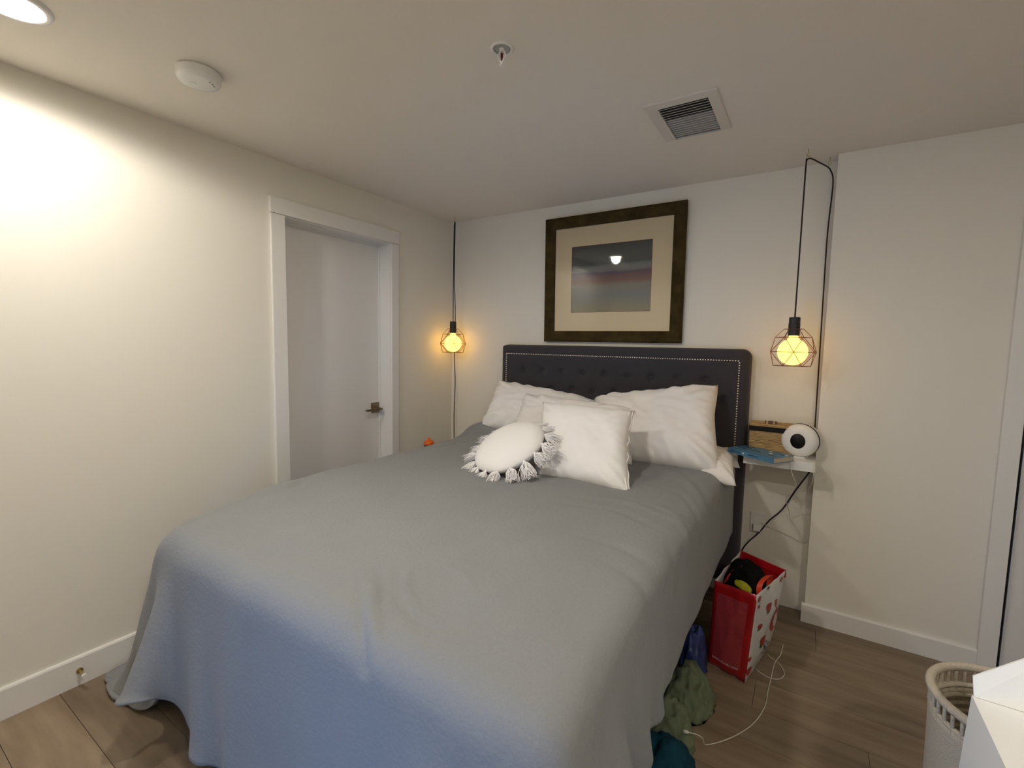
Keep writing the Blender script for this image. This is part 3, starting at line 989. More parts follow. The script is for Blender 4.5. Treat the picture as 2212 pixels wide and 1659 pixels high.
# ------------------------------------------------------------------ framed picture (leans out a little at its top)
PW, PH = 0.910, 0.812
pic = empty('framed_picture', (-1.092, YB - 0.006, 1.418), 'dusk seascape watercolour in a wide dark bronze frame above the headboard', 'picture', rot=(math.radians(1.2), 0, 0))
fw = 0.071
hwp = PW / 2
def rail(x0, x1, z0, z1, mi):
    """one mitred rail: outer corners then inner corners"""
    b = bmesh.new()
    (a0, a1, b1, b0) = mi
    ring = []
    for (px_, pz_), yy in ((a0, 0.0), (a0, -0.022), ):
        pass
    prof = [(0.0, -0.002), (0.0, -0.024), (0.012, -0.030), (0.05, -0.027), (0.062, -0.022), (0.071, -0.018), (0.071, -0.002)]
    L0, L1 = [], []
    for t, yy in prof:
        f = t / fw
        p0 = Vector((a0[0] + (b0[0] - a0[0]) * f, yy, a0[1] + (b0[1] - a0[1]) * f))
        p1 = Vector((a1[0] + (b1[0] - a1[0]) * f, yy, a1[1] + (b1[1] - a1[1]) * f))
        L0.append(b.verts.new(p0)); L1.append(b.verts.new(p1))
    n = len(prof)
    for i in range(n):
        j = (i + 1) % n
        b.faces.new((L0[i], L0[j], L1[j], L1[i]))
    b.faces.new(L0[::-1]); b.faces.new(L1)
    return b
O = [(-hwp, 0), (hwp, 0), (hwp, PH), (-hwp, PH)]
I = [(-hwp + fw, fw), (hwp - fw, fw), (hwp - fw, PH - fw), (-hwp + fw, PH - fw)]
for i in range(4):
    j = (i + 1) % 4
    obj('frame_rail', rail(0, 0, 0, 0, (O[i], O[j], I[j], I[i])), M['frame'], pic)
ax0, ax1, az0, az1 = -0.264, 0.264, 0.192, 0.618
bm = bmesh.new()
a = [bm.verts.new((x, -0.008, z)) for x, z in ((-hwp + fw - .004, fw - .004), (hwp - fw + .004, fw - .004), (hwp - fw + .004, PH - fw + .004), (-hwp + fw - .004, PH - fw + .004))]
b_ = [bm.verts.new((x, -0.008, z)) for x, z in ((ax0, az0), (ax1, az0), (ax1, az1), (ax0, az1))]
c_ = [bm.verts.new((x, -0.0055, z)) for x, z in ((ax0 + .002, az0 + .002), (ax1 - .002, az0 + .002), (ax1 - .002, az1 - .002), (ax0 + .002, az1 - .002))]
for i in range(4):
    j = (i + 1) % 4
    bm.faces.new((a[i], a[j], b_[j], b_[i]))
    bm.faces.new((b_[i], b_[j], c_[j], c_[i]))
obj('mat_board', bm, M['mat_board'], pic)
bm = bmesh.new()
t = 0.0022
for r_ in ((ax0, ax1, az0, az0 + t), (ax0, ax1, az1 - t, az1), (ax0, ax0 + t, az0 + t, az1 - t), (ax1 - t, ax1, az0 + t, az1 - t)):
    box(bm, r_[0], r_[1], -0.0086, -0.0052, r_[2], r_[3])
obj('bevel_line', bm, M['red_line'], pic)
obj('painting', BOX(ax0 - ax1 + 0.264 + 0, 0.264, -0.001, 0.001, -(az1 - az0) / 2, (az1 - az0) / 2), art_mat(0.528, 0.426), pic, (0, -0.0042, (az0 + az1) / 2))
bm = bmesh.new()
box(bm, -hwp + fw - .003, hwp - fw + .003, -0.0125, -0.0105, fw - .003, PH - fw + .003)
obj('glass', bm, M['glass'], pic)
obj('backing', BOX(-hwp + 0.02, hwp - 0.02, -0.003, -0.001, 0.02, PH - 0.02), M['pages'], pic)

# ------------------------------------------------------------------ pendant lamps
def pendant(name, loc, label, yaw, cord_pts, hooks):
    t = empty(name, loc, label, 'pendant lamp', 'caged globe pendants')
    bm = bmesh.new()
    rings = []
    for r, z, st in ((0.040, 0.108, 0), (0.0755, 0.069, 0), (0.106, 0.0, 1), (0.0775, -0.067, 0)):
        rings.append([Vector((r * math.cos(yaw + (k + 0.5 * (1 - st)) * PI / 3), r * math.sin(yaw + (k + 0.5 * (1 - st)) * PI / 3), z)) for k in range(6)])
    A, B, Cm, D = rings
    W = 0.0014
    segs = []
    for k in range(6):
        j = (k + 1) % 6
        segs += [(A[k], A[j]), (B[k], B[j]), (Cm[k], Cm[j]), (D[k], D[j]), (A[k], B[k])]
        segs += [(B[k], Cm[k]), (B[k], Cm[j]), (D[k], Cm[k]), (D[k], Cm[j])]
    for k in range(0, 6, 2):
        segs.append((A[k], Vector((0.023 * A[k].x / 0.04, 0.023 * A[k].y / 0.04, 0.108))))
    for p, q_ in segs:
        cyl(bm, p, q_, W, n=6)
    obj('cage', bm, M['copper'], t)
    bm = bmesh.new()
    lathe(bm, [(0, 0.077), (0.0225, 0.077), (0.0245, 0.079), (0.0245, 0.134), (0.0237, 0.136), (0.0237, 0.161), (0.021, 0.164), (0.006, 0.165), (0, 0.165)], n=32)
    obj('socket', bm, M['socket'], t, smooth=False)
    bm = bmesh.new()
    lathe(bm, [(0.0, -0.0635)] + [(0.0635 * math.sin(PI * k / 22), -0.0635 * math.cos(PI * k / 22)) for k in range(1, 20)] + [(0.021, 0.066), (0.018, 0.078)], n=40)
    obj('bulb', bm, M['bulb'], t, smooth=True)
    L = Vector(loc)
    obj('cord', TUBE([Vector(p) - L for p in cord_pts], 0.0033, n=8), M['black'], t, smooth=True)
    for h in hooks:
        b = bmesh.new()
        h = Vector(h)
        tube(b, [h, h - Vector((0, 0, 0.02)), h - Vector((0.006, 0, 0.03)), h - Vector((0.0, 0, 0.038)), h - Vector((-0.007, 0, 0.032))], 0.0016, n=6, step=0.004)
        for v in b.verts: v.co -= L
        obj('ceiling_hook', b, M['bright_brass'], t)
    return t

LR = (-0.070, 2.592, 1.383)
pendant('pendant_lamp', LR, 'lit globe pendant in a copper wire cage over the right shelf', math.radians(-86),
        [(LR[0], LR[1], LR[2] + 0.16), (LR[0] + 0.0005, 2.594, 1.9), (LR[0] + 0.001, 2.60, 2.24), (LR[0] + 0.004, 2.61, 2.272), (LR[0] + 0.018, 2.63, 2.283),
         (-0.02, 2.68, 2.276), (0.018, 2.745, 2.268), (0.030, 2.785, 2.262), (0.040, 2.81, 2.245), (0.044, 2.822, 2.21), (0.043, 2.825, 2.15),
         (0.037, 2.826, 1.95), (0.040, 2.826, 1.6), (0.043, 2.826, 1.3), (0.046, 2.828, 1.0), (0.046, 2.829, 0.9), (0.042, 2.832, 0.875)],
        [(-0.063, 2.612, ZC), (0.024, 2.775, ZC)])
# the cord goes on below the shelf, slanting down to the left
LLx = (-2.268, 2.712, 1.391)
pendant('pendant_lamp', LLx, 'lit globe pendant in a copper wire cage in the left corner beside the door', math.radians(-46),
        [(LLx[0], LLx[1], LLx[2] + 0.16), (LLx[0] - 0.001, LLx[1], 1.8), (LLx[0] + 0.001, LLx[1] + 0.002, 2.2), (LLx[0] + 0.003, LLx[1] + 0.004, 2.27), (LLx[0] + 0.003, LLx[1] + 0.008, 2.2835),
         (LLx[0] + 0.0, LLx[1] + 0.014, 2.272), (LLx[0] - 0.006, LLx[1] + 0.02, 2.2), (LLx[0] - 0.02, LLx[1] + 0.035, 1.9), (LLx[0] - 0.03, LLx[1] + 0.06, 1.6), (LLx[0] - 0.058, LLx[1] + 0.09, 1.3),
         (LLx[0] - 0.054, LLx[1] + 0.095, 1.1), (LLx[0] - 0.062, LLx[1] + 0.10, 0.95), (LLx[0] - 0.066, LLx[1] + 0.10, 0.8), (LLx[0] - 0.066, LLx[1] + 0.11, 0.4), (LLx[0] - 0.066, LLx[1] + 0.12, 0.02)],
        [(LLx[0] + 0.003, LLx[1] + 0.008, ZC)])
o = obj('black_power_cord', TUBE([(0.043, 2.832, 0.806), (0.040, 2.836, 0.77), (0.030, 2.838, 0.745), (-0.015, 2.84, 0.657), (-0.072, 2.84, 0.537), (-0.128, 2.84, 0.463), (-0.174, 2.84, 0.384), (-0.225, 2.842, 0.315), (-0.252, 2.842, 0.262), (-0.27, 2.842, 0.20), (-0.285, 2.84, 0.10), (-0.29, 2.83, 0.01)], 0.0036), M['black'], smooth=True)
tag(o, 'black power cord slanting down the wall below the white shelf', 'cord')

# ------------------------------------------------------------------ the shelf and what stands on it
SZ = 0.858
sh = obj('floating_shelf', BOX(-0.252, 0.0555, 2.60, YB - 0.0005, SZ - 0.046, SZ, 0.002), M['shelf'])
tag(sh, 'thick white floating shelf in the alcove right of the headboard', 'shelf')

bk = empty('seagrass_box', (-0.143, 2.755, SZ), 'lidded seagrass box with a black ribbon band, on the white shelf', 'box')
bw, bd, bh = 0.193, 0.13, 0.128
def woven(bm, w, d, z0, z1, n, amp):
    """stacked courses with a bulge each, and a little unevenness along the way"""
    N = 40
    ring0 = None
    zs = []
    for c in range(n):
        for k in (0.0, 0.5):
            zs.append((z0 + (z1 - z0) * (c + k) / n, amp if k else 0.0, c))
    zs.append((z1, 0.0, n))
    rings = []
    for z, b_, c in zs:
        ring = []
        per = []
        for s in range(4):
            for k in range(N // 4):
                per.append((s, k / (N // 4)))
        for s, t in per:
            x, y = [(-w + 2 * w * t, -d), (w, -d + 2 * d * t), (w - 2 * w * t, d), (-w, d - 2 * d * t)][s]
            e = b_ + 0.0012 * nz(x * 40, y * 40, c * 3.3)
            sx, sy = (1 + e / w), (1 + e / d)
            ring.append(bm.verts.new((x * sx, y * sy, z)))
        rings.append(ring)
    for a, c in zip(rings, rings[1:]):
        for i in range(N):
            j = (i + 1) % N
            bm.faces.new((a[i], a[j], c[j], c[i]))
    bm.faces.new(rings[0][::-1]); bm.faces.new(rings[-1])
bm = bmesh.new(); woven(bm, bw / 2 - 0.002, bd / 2 - 0.002, 0.0, bh, 17, 0.0022)
obj('basket_body', bm, M['seagrass'], bk)
bm = bmesh.new(); woven(bm, bw / 2, bd / 2, bh + 0.0005, bh + 0.022, 3, 0.0022)
obj('lid', bm, M['seagrass'], bk)
obj('ribbon_band', BOX(-bw / 2 - 0.004, bw / 2 + 0.004, -bd / 2 - 0.004, bd / 2 + 0.004, bh - 0.014, bh + 0.011, 0.001), M['black_band'], bk)

tk = empty('trinket_stick', (-0.146, 2.72, SZ + bh + 0.0226), 'small tan block with dark brown bands lying on the seagrass box lid', 'trinket')
obj('core', BOX(-0.026, 0.026, -0.009, 0.009, 0, 0.0155, 0.002), M['tan'], tk)
for a_, b2 in ((-0.0275, -0.0215), (-0.013, 0.010), (0.0165, 0.0275)):
    obj('band', BOX(a_, b2, -0.0098, 0.0098, 0.001, 0.0163, 0.001), M['bark'], tk)

al = empty('wake_up_light', (-0.016, 2.690, SZ), 'round white wake-up light with a black oval screen, on the shelf', 'lamp', rot=(0, 0, math.radians(-14)))
bm = bmesh.new()
lathe(bm, [(0, -0.028), (0.040, -0.030), (0.062, -0.027), (0.076, -0.018), (0.0815, -0.004), (0.082, 0.008), (0.079, 0.020)], n=56)
bmesh.ops.rotate(bm, verts=bm.verts, cent=(0, 0, 0), matrix=Matrix.Rotation(math.radians(90), 3, 'X'))
for v in bm.verts: v.co.y = -v.co.y
hs = obj('front_shell', bm, M['white_plastic'], al, smooth=True)
bm = bmesh.new()
lathe(bm, [(0.0785, 0.016), (0.0805, 0.022), (0.0805, 0.060), (0.072, 0.072), (0.03, 0.078), (0, 0.078)], n=56)
bmesh.ops.rotate(bm, verts=bm.verts, cent=(0, 0, 0), matrix=Matrix.Rotation(math.radians(-90), 3, 'X'))
ring = obj('back_shell', bm, M['trim'], al, smooth=True)
for v in hs.data.vertices: v.co.y = v.co.y
bm = bmesh.new()
lathe(bm, [(0.0775, -0.003), (0.0832, -0.003), (0.0832, 0.003), (0.0775, 0.003)], n=56)
bmesh.ops.rotate(bm, verts=bm.verts, cent=(0, 0, 0), matrix=Matrix.Rotation(math.radians(90), 3, 'X'))
jr = obj('dark_ring', bm, M['black'], al)
bm = bmesh.new()
lathe(bm, [(0, 0.0335), (0.030, 0.033), (0.0335, 0.0295), (0.0335, 0.024)], n=40)
bmesh.ops.rotate(bm, verts=bm.verts, cent=(0, 0, 0), matrix=Matrix.Rotation(math.radians(90), 3, 'X'))
for v in bm.verts: v.co.z *= 1.12
scn = obj('screen', bm, M['black_glass'], al, smooth=True)
ft = obj('foot', BOX(-0.032, 0.032, -0.015, 0.06, 0, 0.008, 0.003), M['white_plastic'], al)
for o_ in (hs, ring, scn): o_.location = (0, 0, 0.0865)
jr.location = (0, 0.019, 0.0865)

# book lying across the shelf's left end, spine to the room
bkx = Vector((-0.327, 2.605, SZ))
ang = math.atan2(2.468 - 2.605, -0.112 + 0.327)
bo_ = empty('paperback_book', bkx, 'blue paperback lying on the left end of the white shelf, spine towards the room', 'book', rot=(0, 0, ang))
bl = math.hypot(0.215, 0.137)
bdp = 0.150
obj('pages', BOX(0.003, bl - 0.003, 0.003, bdp - 0.002, 0.0012, 0.0238), M['pages'], bo_)
bm = bmesh.new()
box(bm, 0, bl, 0, bdp, 0, 0.0012)
box(bm, 0, bl, 0, bdp, 0.0238, 0.025)
box(bm, 0, bl, -0.0006, 0.003, 0.0, 0.025)
obj('cover', bm, M['book'], bo_)
text_obj('spine_title', 'GROUP', 0.0165, M['ink'], bo_, (0.010, -0.0012, 0.0065), (PI / 2, 0, 0), sx=1.15)
text_obj('spine_author', 'CHRISTIE TATE', 0.0075, M['ink'], bo_, (0.115, -0.0012, 0.0095), (PI / 2, 0, 0), sx=1.15)
bm = bmesh.new()
cyl(bm, (0.092, -0.0010, 0.0135), (0.092, -0.0018, 0.0135), 0.0045, n=16)
obj('spine_dot', bm, M['dot'], bo_)
for (x, y_, rx) in ((0.150, 0.125, 0.009), (0.178, 0.085, 0.010), (0.235, 0.120, 0.007)):
    bm = bmesh.new()
    cyl(bm, (x, y_, 0.0250), (x, y_, 0.0254), rx, n=18)
    obj('cover_dot', bm, M['dot'], bo_)
for (x, y_, w, d) in ((0.012, 0.115, 0.055, 0.013), (0.014, 0.085, 0.05, 0.013), (0.014, 0.055, 0.045, 0.013), (0.085, 0.06, 0.05, 0.010), (0.205, 0.10, 0.035, 0.009), (0.19, 0.045, 0.04, 0.008)):
    obj('cover_lettering', BOX(x, x + w, y_, y_ + d, 0.0250, 0.0253), M['ink'], bo_)

# charger on the shelf and the white cables below it
ch = empty('usb_charger', (-0.062, 2.618, SZ), 'small white charger block lying on the shelf between book and wake-up light', 'charger')
obj('charger_body', BOX(-0.013, 0.013, -0.013, 0.013, 0, 0.0225, 0.004), M['white_plastic'], ch)
obj('port', BOX(-0.005, 0.006, -0.0138, -0.0128, 0.009, 0.013), M['vent_grey'], ch)
o = obj('white_charging_cable', TUBE([(-0.048, 2.614, 0.866), (-0.047, 2.605, 0.8612), (-0.049, 2.594, 0.858), (-0.050, 2.592, 0.845), (-0.036, 2.592, 0.794), (-0.022, 2.60, 0.76), (-0.016, 2.62, 0.735), (-0.028, 2.66, 0.69), (-0.056, 2.70, 0.645),
     (-0.052, 2.74, 0.60), (-0.040, 2.80, 0.545), (-0.036, 2.83, 0.50), (-0.01, 2.835, 0.46), (0.015, 2.835, 0.43), (0.022, 2.83, 0.395)], 0.0016, n=6), M['white_cable'], smooth=True)
tag(o, 'thin white cable hanging from the front of the shelf down to the alcove floor', 'cable')
o = obj('white_lamp_cable', TUBE([(0.044, 2.70, 0.861), (0.047, 2.66, 0.8608), (0.05, 2.594, 0.858), (0.051, 2.59, 0.80), (0.046, 2.62, 0.75), (0.034, 2.70, 0.70), (0.028, 2.78, 0.62), (0.034, 2.80, 0.55), (0.045, 2.81, 0.48), (0.040, 2.82, 0.42), (0.022, 2.83, 0.385),
     (-0.01, 2.835, 0.395), (-0.06, 2.838, 0.41), (-0.12, 2.838, 0.425), (-0.17, 2.836, 0.442)], 0.0016, n=6), M['white_cable'], smooth=True)
tag(o, 'thin white cable looping along the alcove wall from the shelf to the outlet', 'cable')
out = empty('wall_outlet', (-0.185, YB, 0.435), 'white wall outlet with a charger plugged in, under the shelf', 'outlet')
obj('cover_plate', BOX(-0.036, 0.036, -0.006, 0, -0.057, 0.057, 0.003), M['trim'], out)
bm = bmesh.new()
for dz in (0.02,):
    box(bm, -0.017, 0.017, -0.0075, -0.005, dz - 0.014, dz + 0.014, 0.001)
obj('socket_face', bm, M['white_plastic'], out)
obj('plug', BOX(-0.018, 0.016, -0.034, -0.006, -0.040, -0.006, 0.004), M['white_plastic'], out)

# ------------------------------------------------------------------ shopping bag on the floor
bag = empty('shopping_bag', (-0.13, 2.26, 0), 'red and white strawberry printed shopping bag on the floor between bed and wall', 'bag')
bgo = bag.location.copy()
FL, FR, RRr, RL = Vector((-0.295, 2.125, 0)), Vector((-0.142, 2.078, 0)), Vector((-0.070, 2.455, 0)), Vector((-0.25, 2.49, 0))
TFL, TFR, TRR, TRL = Vector((-0.285, 2.105, 0.392)), Vector((-0.118, 2.060, 0.400)), Vector((-0.030, 2.44, 0.372)), Vector((-0.225, 2.47, 0.405))
TH = 0.0022
def bag_pt(A0, A1, B0, B1, u, v, out_, bulge, seed):
    p = (A0 * (1 - u) + A1 * u) * (1 - v) + (B0 * (1 - u) + B1 * u) * v
    s = 4 * u * (1 - u)
    p = p + out_ * (bulge * s * math.sin(PI * min(1, v * 1.05)) * (1 - 0.5 * v) + 0.006 * nz(u * 5 + seed, v * 6, seed) * s)
    p.z = max(p.z, 0.0005)
    return p
def bag_panel(name, A0, A1, B0, B1, bulge, m, seed, u0=0, u1=1, v0=0, v1=1, lift=0.0, n=18, thick=True):
    out_ = ((A1 - A0).cross(B0 - A0)).normalized()
    vs = []
    for k in ((lift, lift - TH) if thick else (lift,)):
        for j in range(n):
            for i in range(n):
                u = u0 + (u1 - u0) * i / (n - 1)
                v = v0 + (v1 - v0) * j / (n - 1)
                vs.append(bag_pt(A0, A1, B0, B1, u, v, out_, bulge, seed) + out_ * k - bgo)
    fs = grid_faces(n, n) + ([f[::-1] for f in grid_faces(n, n, n * n)] if thick else [])
    if thick:
        rim = [i for i in range(n)] + [j * n + n - 1 for j in range(1, n)] + [(n - 1) * n + i for i in range(n - 2, -1, -1)] + [j * n for j in range(n - 2, 0, -1)]
        for a_, b2 in zip(rim, rim[1:] + rim[:1]):
            fs.append((b2, a_, a_ + n * n, b2 + n * n))
    return obj(name, (vs, fs), m, bag, smooth=True)
def decal(panel, m, name, shapes, lift=0.0012):
    """flat print following a bag panel: shapes are outlines in the panel's (u, v)"""
    A0, A1, B0, B1, bulge, seed = panel
    out_ = ((A1 - A0).cross(B0 - A0)).normalized()
    for sh_ in shapes:
        bm = bmesh.new()
        cu = sum(p[0] for p in sh_) / len(sh_); cv = sum(p[1] for p in sh_) / len(sh_)
        def W_(u, v): return bag_pt(A0, A1, B0, B1, u, v, out_, bulge, seed) + out_ * lift - bgo
        c0 = bm.verts.new(W_(cu, cv))
        mid = [bm.verts.new(W_((p[0] + cu) / 2, (p[1] + cv) / 2)) for p in sh_]
        rim = [bm.verts.new(W_(*p)) for p in sh_]
        n = len(sh_)
        for i in range(n):
            j = (i + 1) % n
            bm.faces.new((c0, mid[i], mid[j]))
            bm.faces.new((mid[i], rim[i], rim[j], mid[j]))
        obj(name, bm, m, bag, smooth=True)
front = (FL, FR, TFL, TFR, 0.018, 1.3)
sidep = (FR, RRr, TFR, TRR, 0.030, 4.1)
bag_panel('red_gusset', *front[:4], front[4], M['bag_red'], front[5])
bag_panel('white_side', *sidep[:4], sidep[4], M['bag_white'], sidep[5])
bag_panel('red_gusset', RRr, RL, TRR, TRL, 0.01, M['bag_red'], 2.2)
bag_panel('white_side', RL, FL, TRL, TFL, 0.012, M['bag_white'], 3.3)
bag_panel('printed_panel', *front[:4], front[4], M['bag_panel'], front[5], u0=0.10, u1=0.84, v0=0.12, v1=0.88, lift=0.0022, thick=False)
bm = bmesh.new()
f_ = [bm.verts.new(p - bgo + Vector((0, 0, 0.0008))) for p in (FL, FR, RRr, RL)]
bm.faces.new(f_)
obj('bag_base', bm, M['bag_white'], bag)
def tape(name, A, B, m, w=0.034):
    out_ = (B - A).normalized().cross(Vector((0, 0, 1)))
    b = bmesh.new()
    vs_ = []
    for t in (0, 0.33, 0.66, 1):
        p = A * (1 - t) + B * t - bgo
        vs_.append([b.verts.new(p + out_ * k + Vector((0, 0, dz))) for k, dz in ((0.0042, -w), (0.0044, 0.001), (-0.0042, 0.001), (-0.004, -w))])
    for a_, c2 in zip(vs_, vs_[1:]):
        for i in range(4):
            j = (i + 1) % 4
            b.faces.new((a_[i], a_[j], c2[j], c2[i]))
    return obj(name, b, m, bag)
tape('rim_tape', TRR, TRL, M['bag_red'])
def blob(cu, cv, ru, rv, n=14, lob=0.0, rot=0.0):
    pts = []
    for k in range(n):
        a_ = 2 * PI * k / n
        r = 1 + lob * math.sin(3 * a_) 
        x, y_ = ru * r * math.cos(a_ + rot), rv * r * math.sin(a_ + rot)
        pts.append((cu + x, cv + y_))
    return pts
def star(cu, cv, ru, rv, n=7):
    return [(cu + ru * (1 if k % 2 else 0.45) * math.cos(PI * k / n), cv + rv * (1 if k % 2 else 0.45) * math.sin(PI * k / n)) for k in range(2 * n)]
berries = [(0.40, 0.74, 0.075, 0.050), (0.16, 0.60, 0.050, 0.030), (0.28, 0.40, 0.075, 0.062), (0.09, 0.845, 0.03, 0.02), (0.09, 0.93, 0.05, 0.035), (0.66, 0.70, 0.05, 0.05), (0.02, 0.27, 0.035, 0.025), (0.05, 0.12, 0.07, 0.05), (0.85, 0.93, 0.06, 0.03)]
decal(sidep, M['print_red'], 'strawberry_print', [blob(*b2, lob=0.1) for b2 in berries], 0.0014)
decal(sidep, M['print_green'], 'leaf_print', [star(b2[0] - 0.03, b2[1] - b2[3] * 0.9, b2[2] * 0.8, b2[3] * 0.55) for b2 in berries[:3]] + [star(0.36, 0.97, 0.06, 0.03)], 0.0018)
decal(sidep, M['print_red'], 'logo_print', [[(0.64 + 0.20 * math.cos(a_) * (1.15 if math.cos(a_) > 0 else 0.85), 0.50 + 0.125 * math.sin(a_)) for a_ in [2 * PI * k / 26 for k in range(26)]]], 0.0016)
decal(sidep, M['bag_white'], 'logo_swoosh', [[(0.62 + 0.07 * s_, 0.50 + 0.085 * c2 + 0.02) for c2, s_ in [(math.cos(2 * PI * k / 18), math.sin(2 * PI * k / 18)) for k in range(18)]]], 0.0024)
# a script S and a on the white side, the web address along the foot of the red gusset
def panel_text(name, body, size, m, panel, u, v, sx=1.0, shear=0.0, lift=0.003):
    A0, A1, B0, B1, bulge, seed = panel
    out_ = ((A1 - A0).cross(B0 - A0)).normalized()
    c = bpy.data.curves.new(name, 'FONT'); c.body = body; c.size = size; c.shear = shear
    t = bpy.data.objects.new('tmp_text', c); COL.objects.link(t)
    bpy.context.view_layer.update()
    me = bpy.data.meshes.new_from_object(t.evaluated_get(bpy.context.evaluated_depsgraph_get()))
    bpy.data.objects.remove(t)
    wl_, hl = (A1 - A0).length, (B0 - A0).length
    for vv in me.vertices:
        p = bag_pt(A0, A1, B0, B1, u + vv.co.x * sx / wl_, v + vv.co.y / hl, out_, bulge, seed) + out_ * lift - bgo
        vv.co = p
    me.materials.clear()
    return obj(name, me, m, bag)
panel_text('web_address', 'saveonfoods.com', 0.0205, M['print_white'], front, 0.10, 0.105, sx=0.78)
panel_text('script_letters', 'Sa', 0.078, M['print_ink'], sidep, 0.27, 0.225, sx=1.1, shear=0.35)
for k, (A, B) in enumerate(((TFL * 0.6 + TRL * 0.4, None), (TFR * 0.62 + TRR * 0.38, None))):
    A = A - bgo
    if k == 1:
        pts = [A + Vector((-0.030, -0.05, -0.045)), A + Vector((-0.034, -0.04, 0.0)), A + Vector((-0.022, -0.01, 0.022)), A + Vector((-0.004, 0.05, 0.020)), A + Vector((-0.001, 0.075, -0.008)), A + Vector((-0.006, 0.07, -0.04))]
    else:
        pts = [A + Vector((0.010, -0.04, -0.05)), A + Vector((0.030, -0.05, 0.0)), A + Vector((0.052, -0.015, 0.020)), A + Vector((0.045, 0.035, 0.025)), A + Vector((0.02, 0.05, -0.01)), A + Vector((0.008, 0.05, -0.05))]
    P_ = smooth_path(pts, 0.012)
    b = bmesh.new()
    prev = None
    for i, p in enumerate(P_):
        d = (P_[min(i + 1, len(P_) - 1)] - P_[max(i - 1, 0)]).normalized()
        wdir = d.cross(Vector((1, 0.2, 0.3)).normalized()).normalized() * 0.0
        wdir = Vector((0.9, 0.1, 0.25)).normalized() * 0.011
        nrm = d.cross(wdir).normalized() * 0.0011
        q_ = [b.verts.new(p + wdir + nrm), b.verts.new(p - wdir + nrm), b.verts.new(p - wdir - nrm), b.verts.new(p + wdir - nrm)]
        if prev:
            for a_ in range(4):
                c2 = (a_ + 1) % 4
                b.faces.new((prev[a_], prev[c2], q_[c2], q_[a_]))
        else: b.faces.new(q_[::-1])
        prev = q_
    b.faces.new(prev)
    obj('handle', b, M['handle_orange'], bag)

# crumpled cloth lumps
def crumple(name, loc, rx, ry, rz, m, label, cat, seed, folds=1.0, group=None, flat=0.0, sub=5):
    b = bmesh.new()
    bmesh.ops.create_icosphere(b, subdivisions=sub, radius=1.0)
    for v in b.verts:
        p = v.co.copy()
        f = 0.22 * nz(p.x * 1.3 + seed, p.y * 1.3, p.z * 1.3)
        rg = 1 - abs(nz(p.x * 2.3 + seed, p.y * 2.3 + 5, p.z * 2.3)) * 2
        f += 0.10 * folds * rg
        rg2 = 1 - abs(nz(p.x * 5 + seed, p.y * 5 + 5, p.z * 5)) * 2
        f += 0.05 * folds * rg2
        q_ = p * (1 + f)
        v.co = Vector((q_.x * rx, q_.y * ry, max(q_.z * rz, flat)))
    o = obj(name, b, m, None, loc, smooth=True)
    return tag(o, label, cat, group)
crumple('black_clothing', (-0.186, 2.27, 0.315), 0.085, 0.150, 0.115, M['black_cloth'], 'black clothing stuffed in the top of the strawberry shopping bag', 'clothing', 2.1)
yl = crumple('foam_piece', (-0.178, 2.125, 0.388), 0.037, 0.020, 0.022, M['yellow'], 'yellow green foam piece lying on the black clothing in the bag', 'foam piece', 7.7, 0.25, sub=4)
yl.rotation_euler = (0.1, 0.25, -0.4)

# cloth heaps that spill from under the bed
crumple('sage_cloth', (-0.318, 1.83, -0.005), 0.080, 0.115, 0.125, M['sage'], 'sage green cloth heaped on the floor beside the bed, behind the teal cloth', 'cloth', 3.7, 1.5, flat=0.0055)
crumple('grey_green_cloth', (-0.345, 1.625, -0.005), 0.078, 0.085, 0.115, M['sage'], 'smaller grey green cloth bundle spilling from under the bed next to the teal cloth', 'cloth', 8.4, 1.5, flat=0.0055)
crumple('teal_cloth', (-0.318, 1.44, -0.005), 0.088, 0.105, 0.12, M['teal'], 'deep teal cloth crumpled on the floor beside the bed, nearest the camera', 'cloth', 5.2, 1.6, flat=0.0055)
crumple('blue_plastic_bag', (-0.345, 2.06, -0.002), 0.050, 0.075, 0.17, M['blue'], 'blue plastic bag squeezed between the bed and the red shopping bag', 'bag', 6.6, 1.4, flat=0.0025)

# white cable on the floor with its plug
fc = empty('floor_cable', (-0.1, 2.0, 0), 'long white charging cable looped on the floor in front of the shopping bag', 'cable')
pts = [(-0.020, 2.46, 0.004), (-0.022, 2.42, 0.003), (-0.028, 2.36, 0.003), (-0.044, 2.295, 0.0035), (-0.050, 2.23, 0.0030), (-0.052, 2.165, 0.0062), (-0.058, 2.08, 0.003), (-0.060, 1.99, 0.003), (-0.078, 1.90, 0.003), (-0.105, 1.825, 0.003), (-0.15, 1.745, 0.003), (-0.195, 1.685, 0.0035), (-0.225, 1.655, 0.006), (-0.2285, 1.625, 0.05), (-0.245, 1.60, 0.075), (-0.268, 1.565, 0.098)]
obj('cable_run', TUBE([Vector(p) - Vector((-0.1, 2.0, 0)) for p in pts], 0.0018, n=6), M['white_cable'], fc, smooth=True)
lp = [(-0.078, 2.335, 0.003), (-0.06, 2.315, 0.003), (-0.040, 2.300, 0.0066), (-0.015, 2.27, 0.003), (-0.006, 2.225, 0.003), (-0.020, 2.185, 0.003), (-0.050, 2.168, 0.0025), (-0.078, 2.172, 0.003), (-0.102, 2.186, 0.003), (-0.112, 2.20, 0.003)]
obj('cable_loop', TUBE([Vector(p) - Vector((-0.1, 2.0, 0)) for p in lp], 0.0018, n=6), M['white_cable'], fc, smooth=True)
b = bmesh.new()
e0 = Vector(pts[-1]) - Vector((-0.1, 2.0, 0)); dirn = (Vector(pts[-1]) - Vector(pts[-2])).normalized()
cyl(b, e0, e0 + dirn * 0.016, 0.0048, 0.0055, n=10)
obj('plug_end', b, M['white_plastic'], fc)

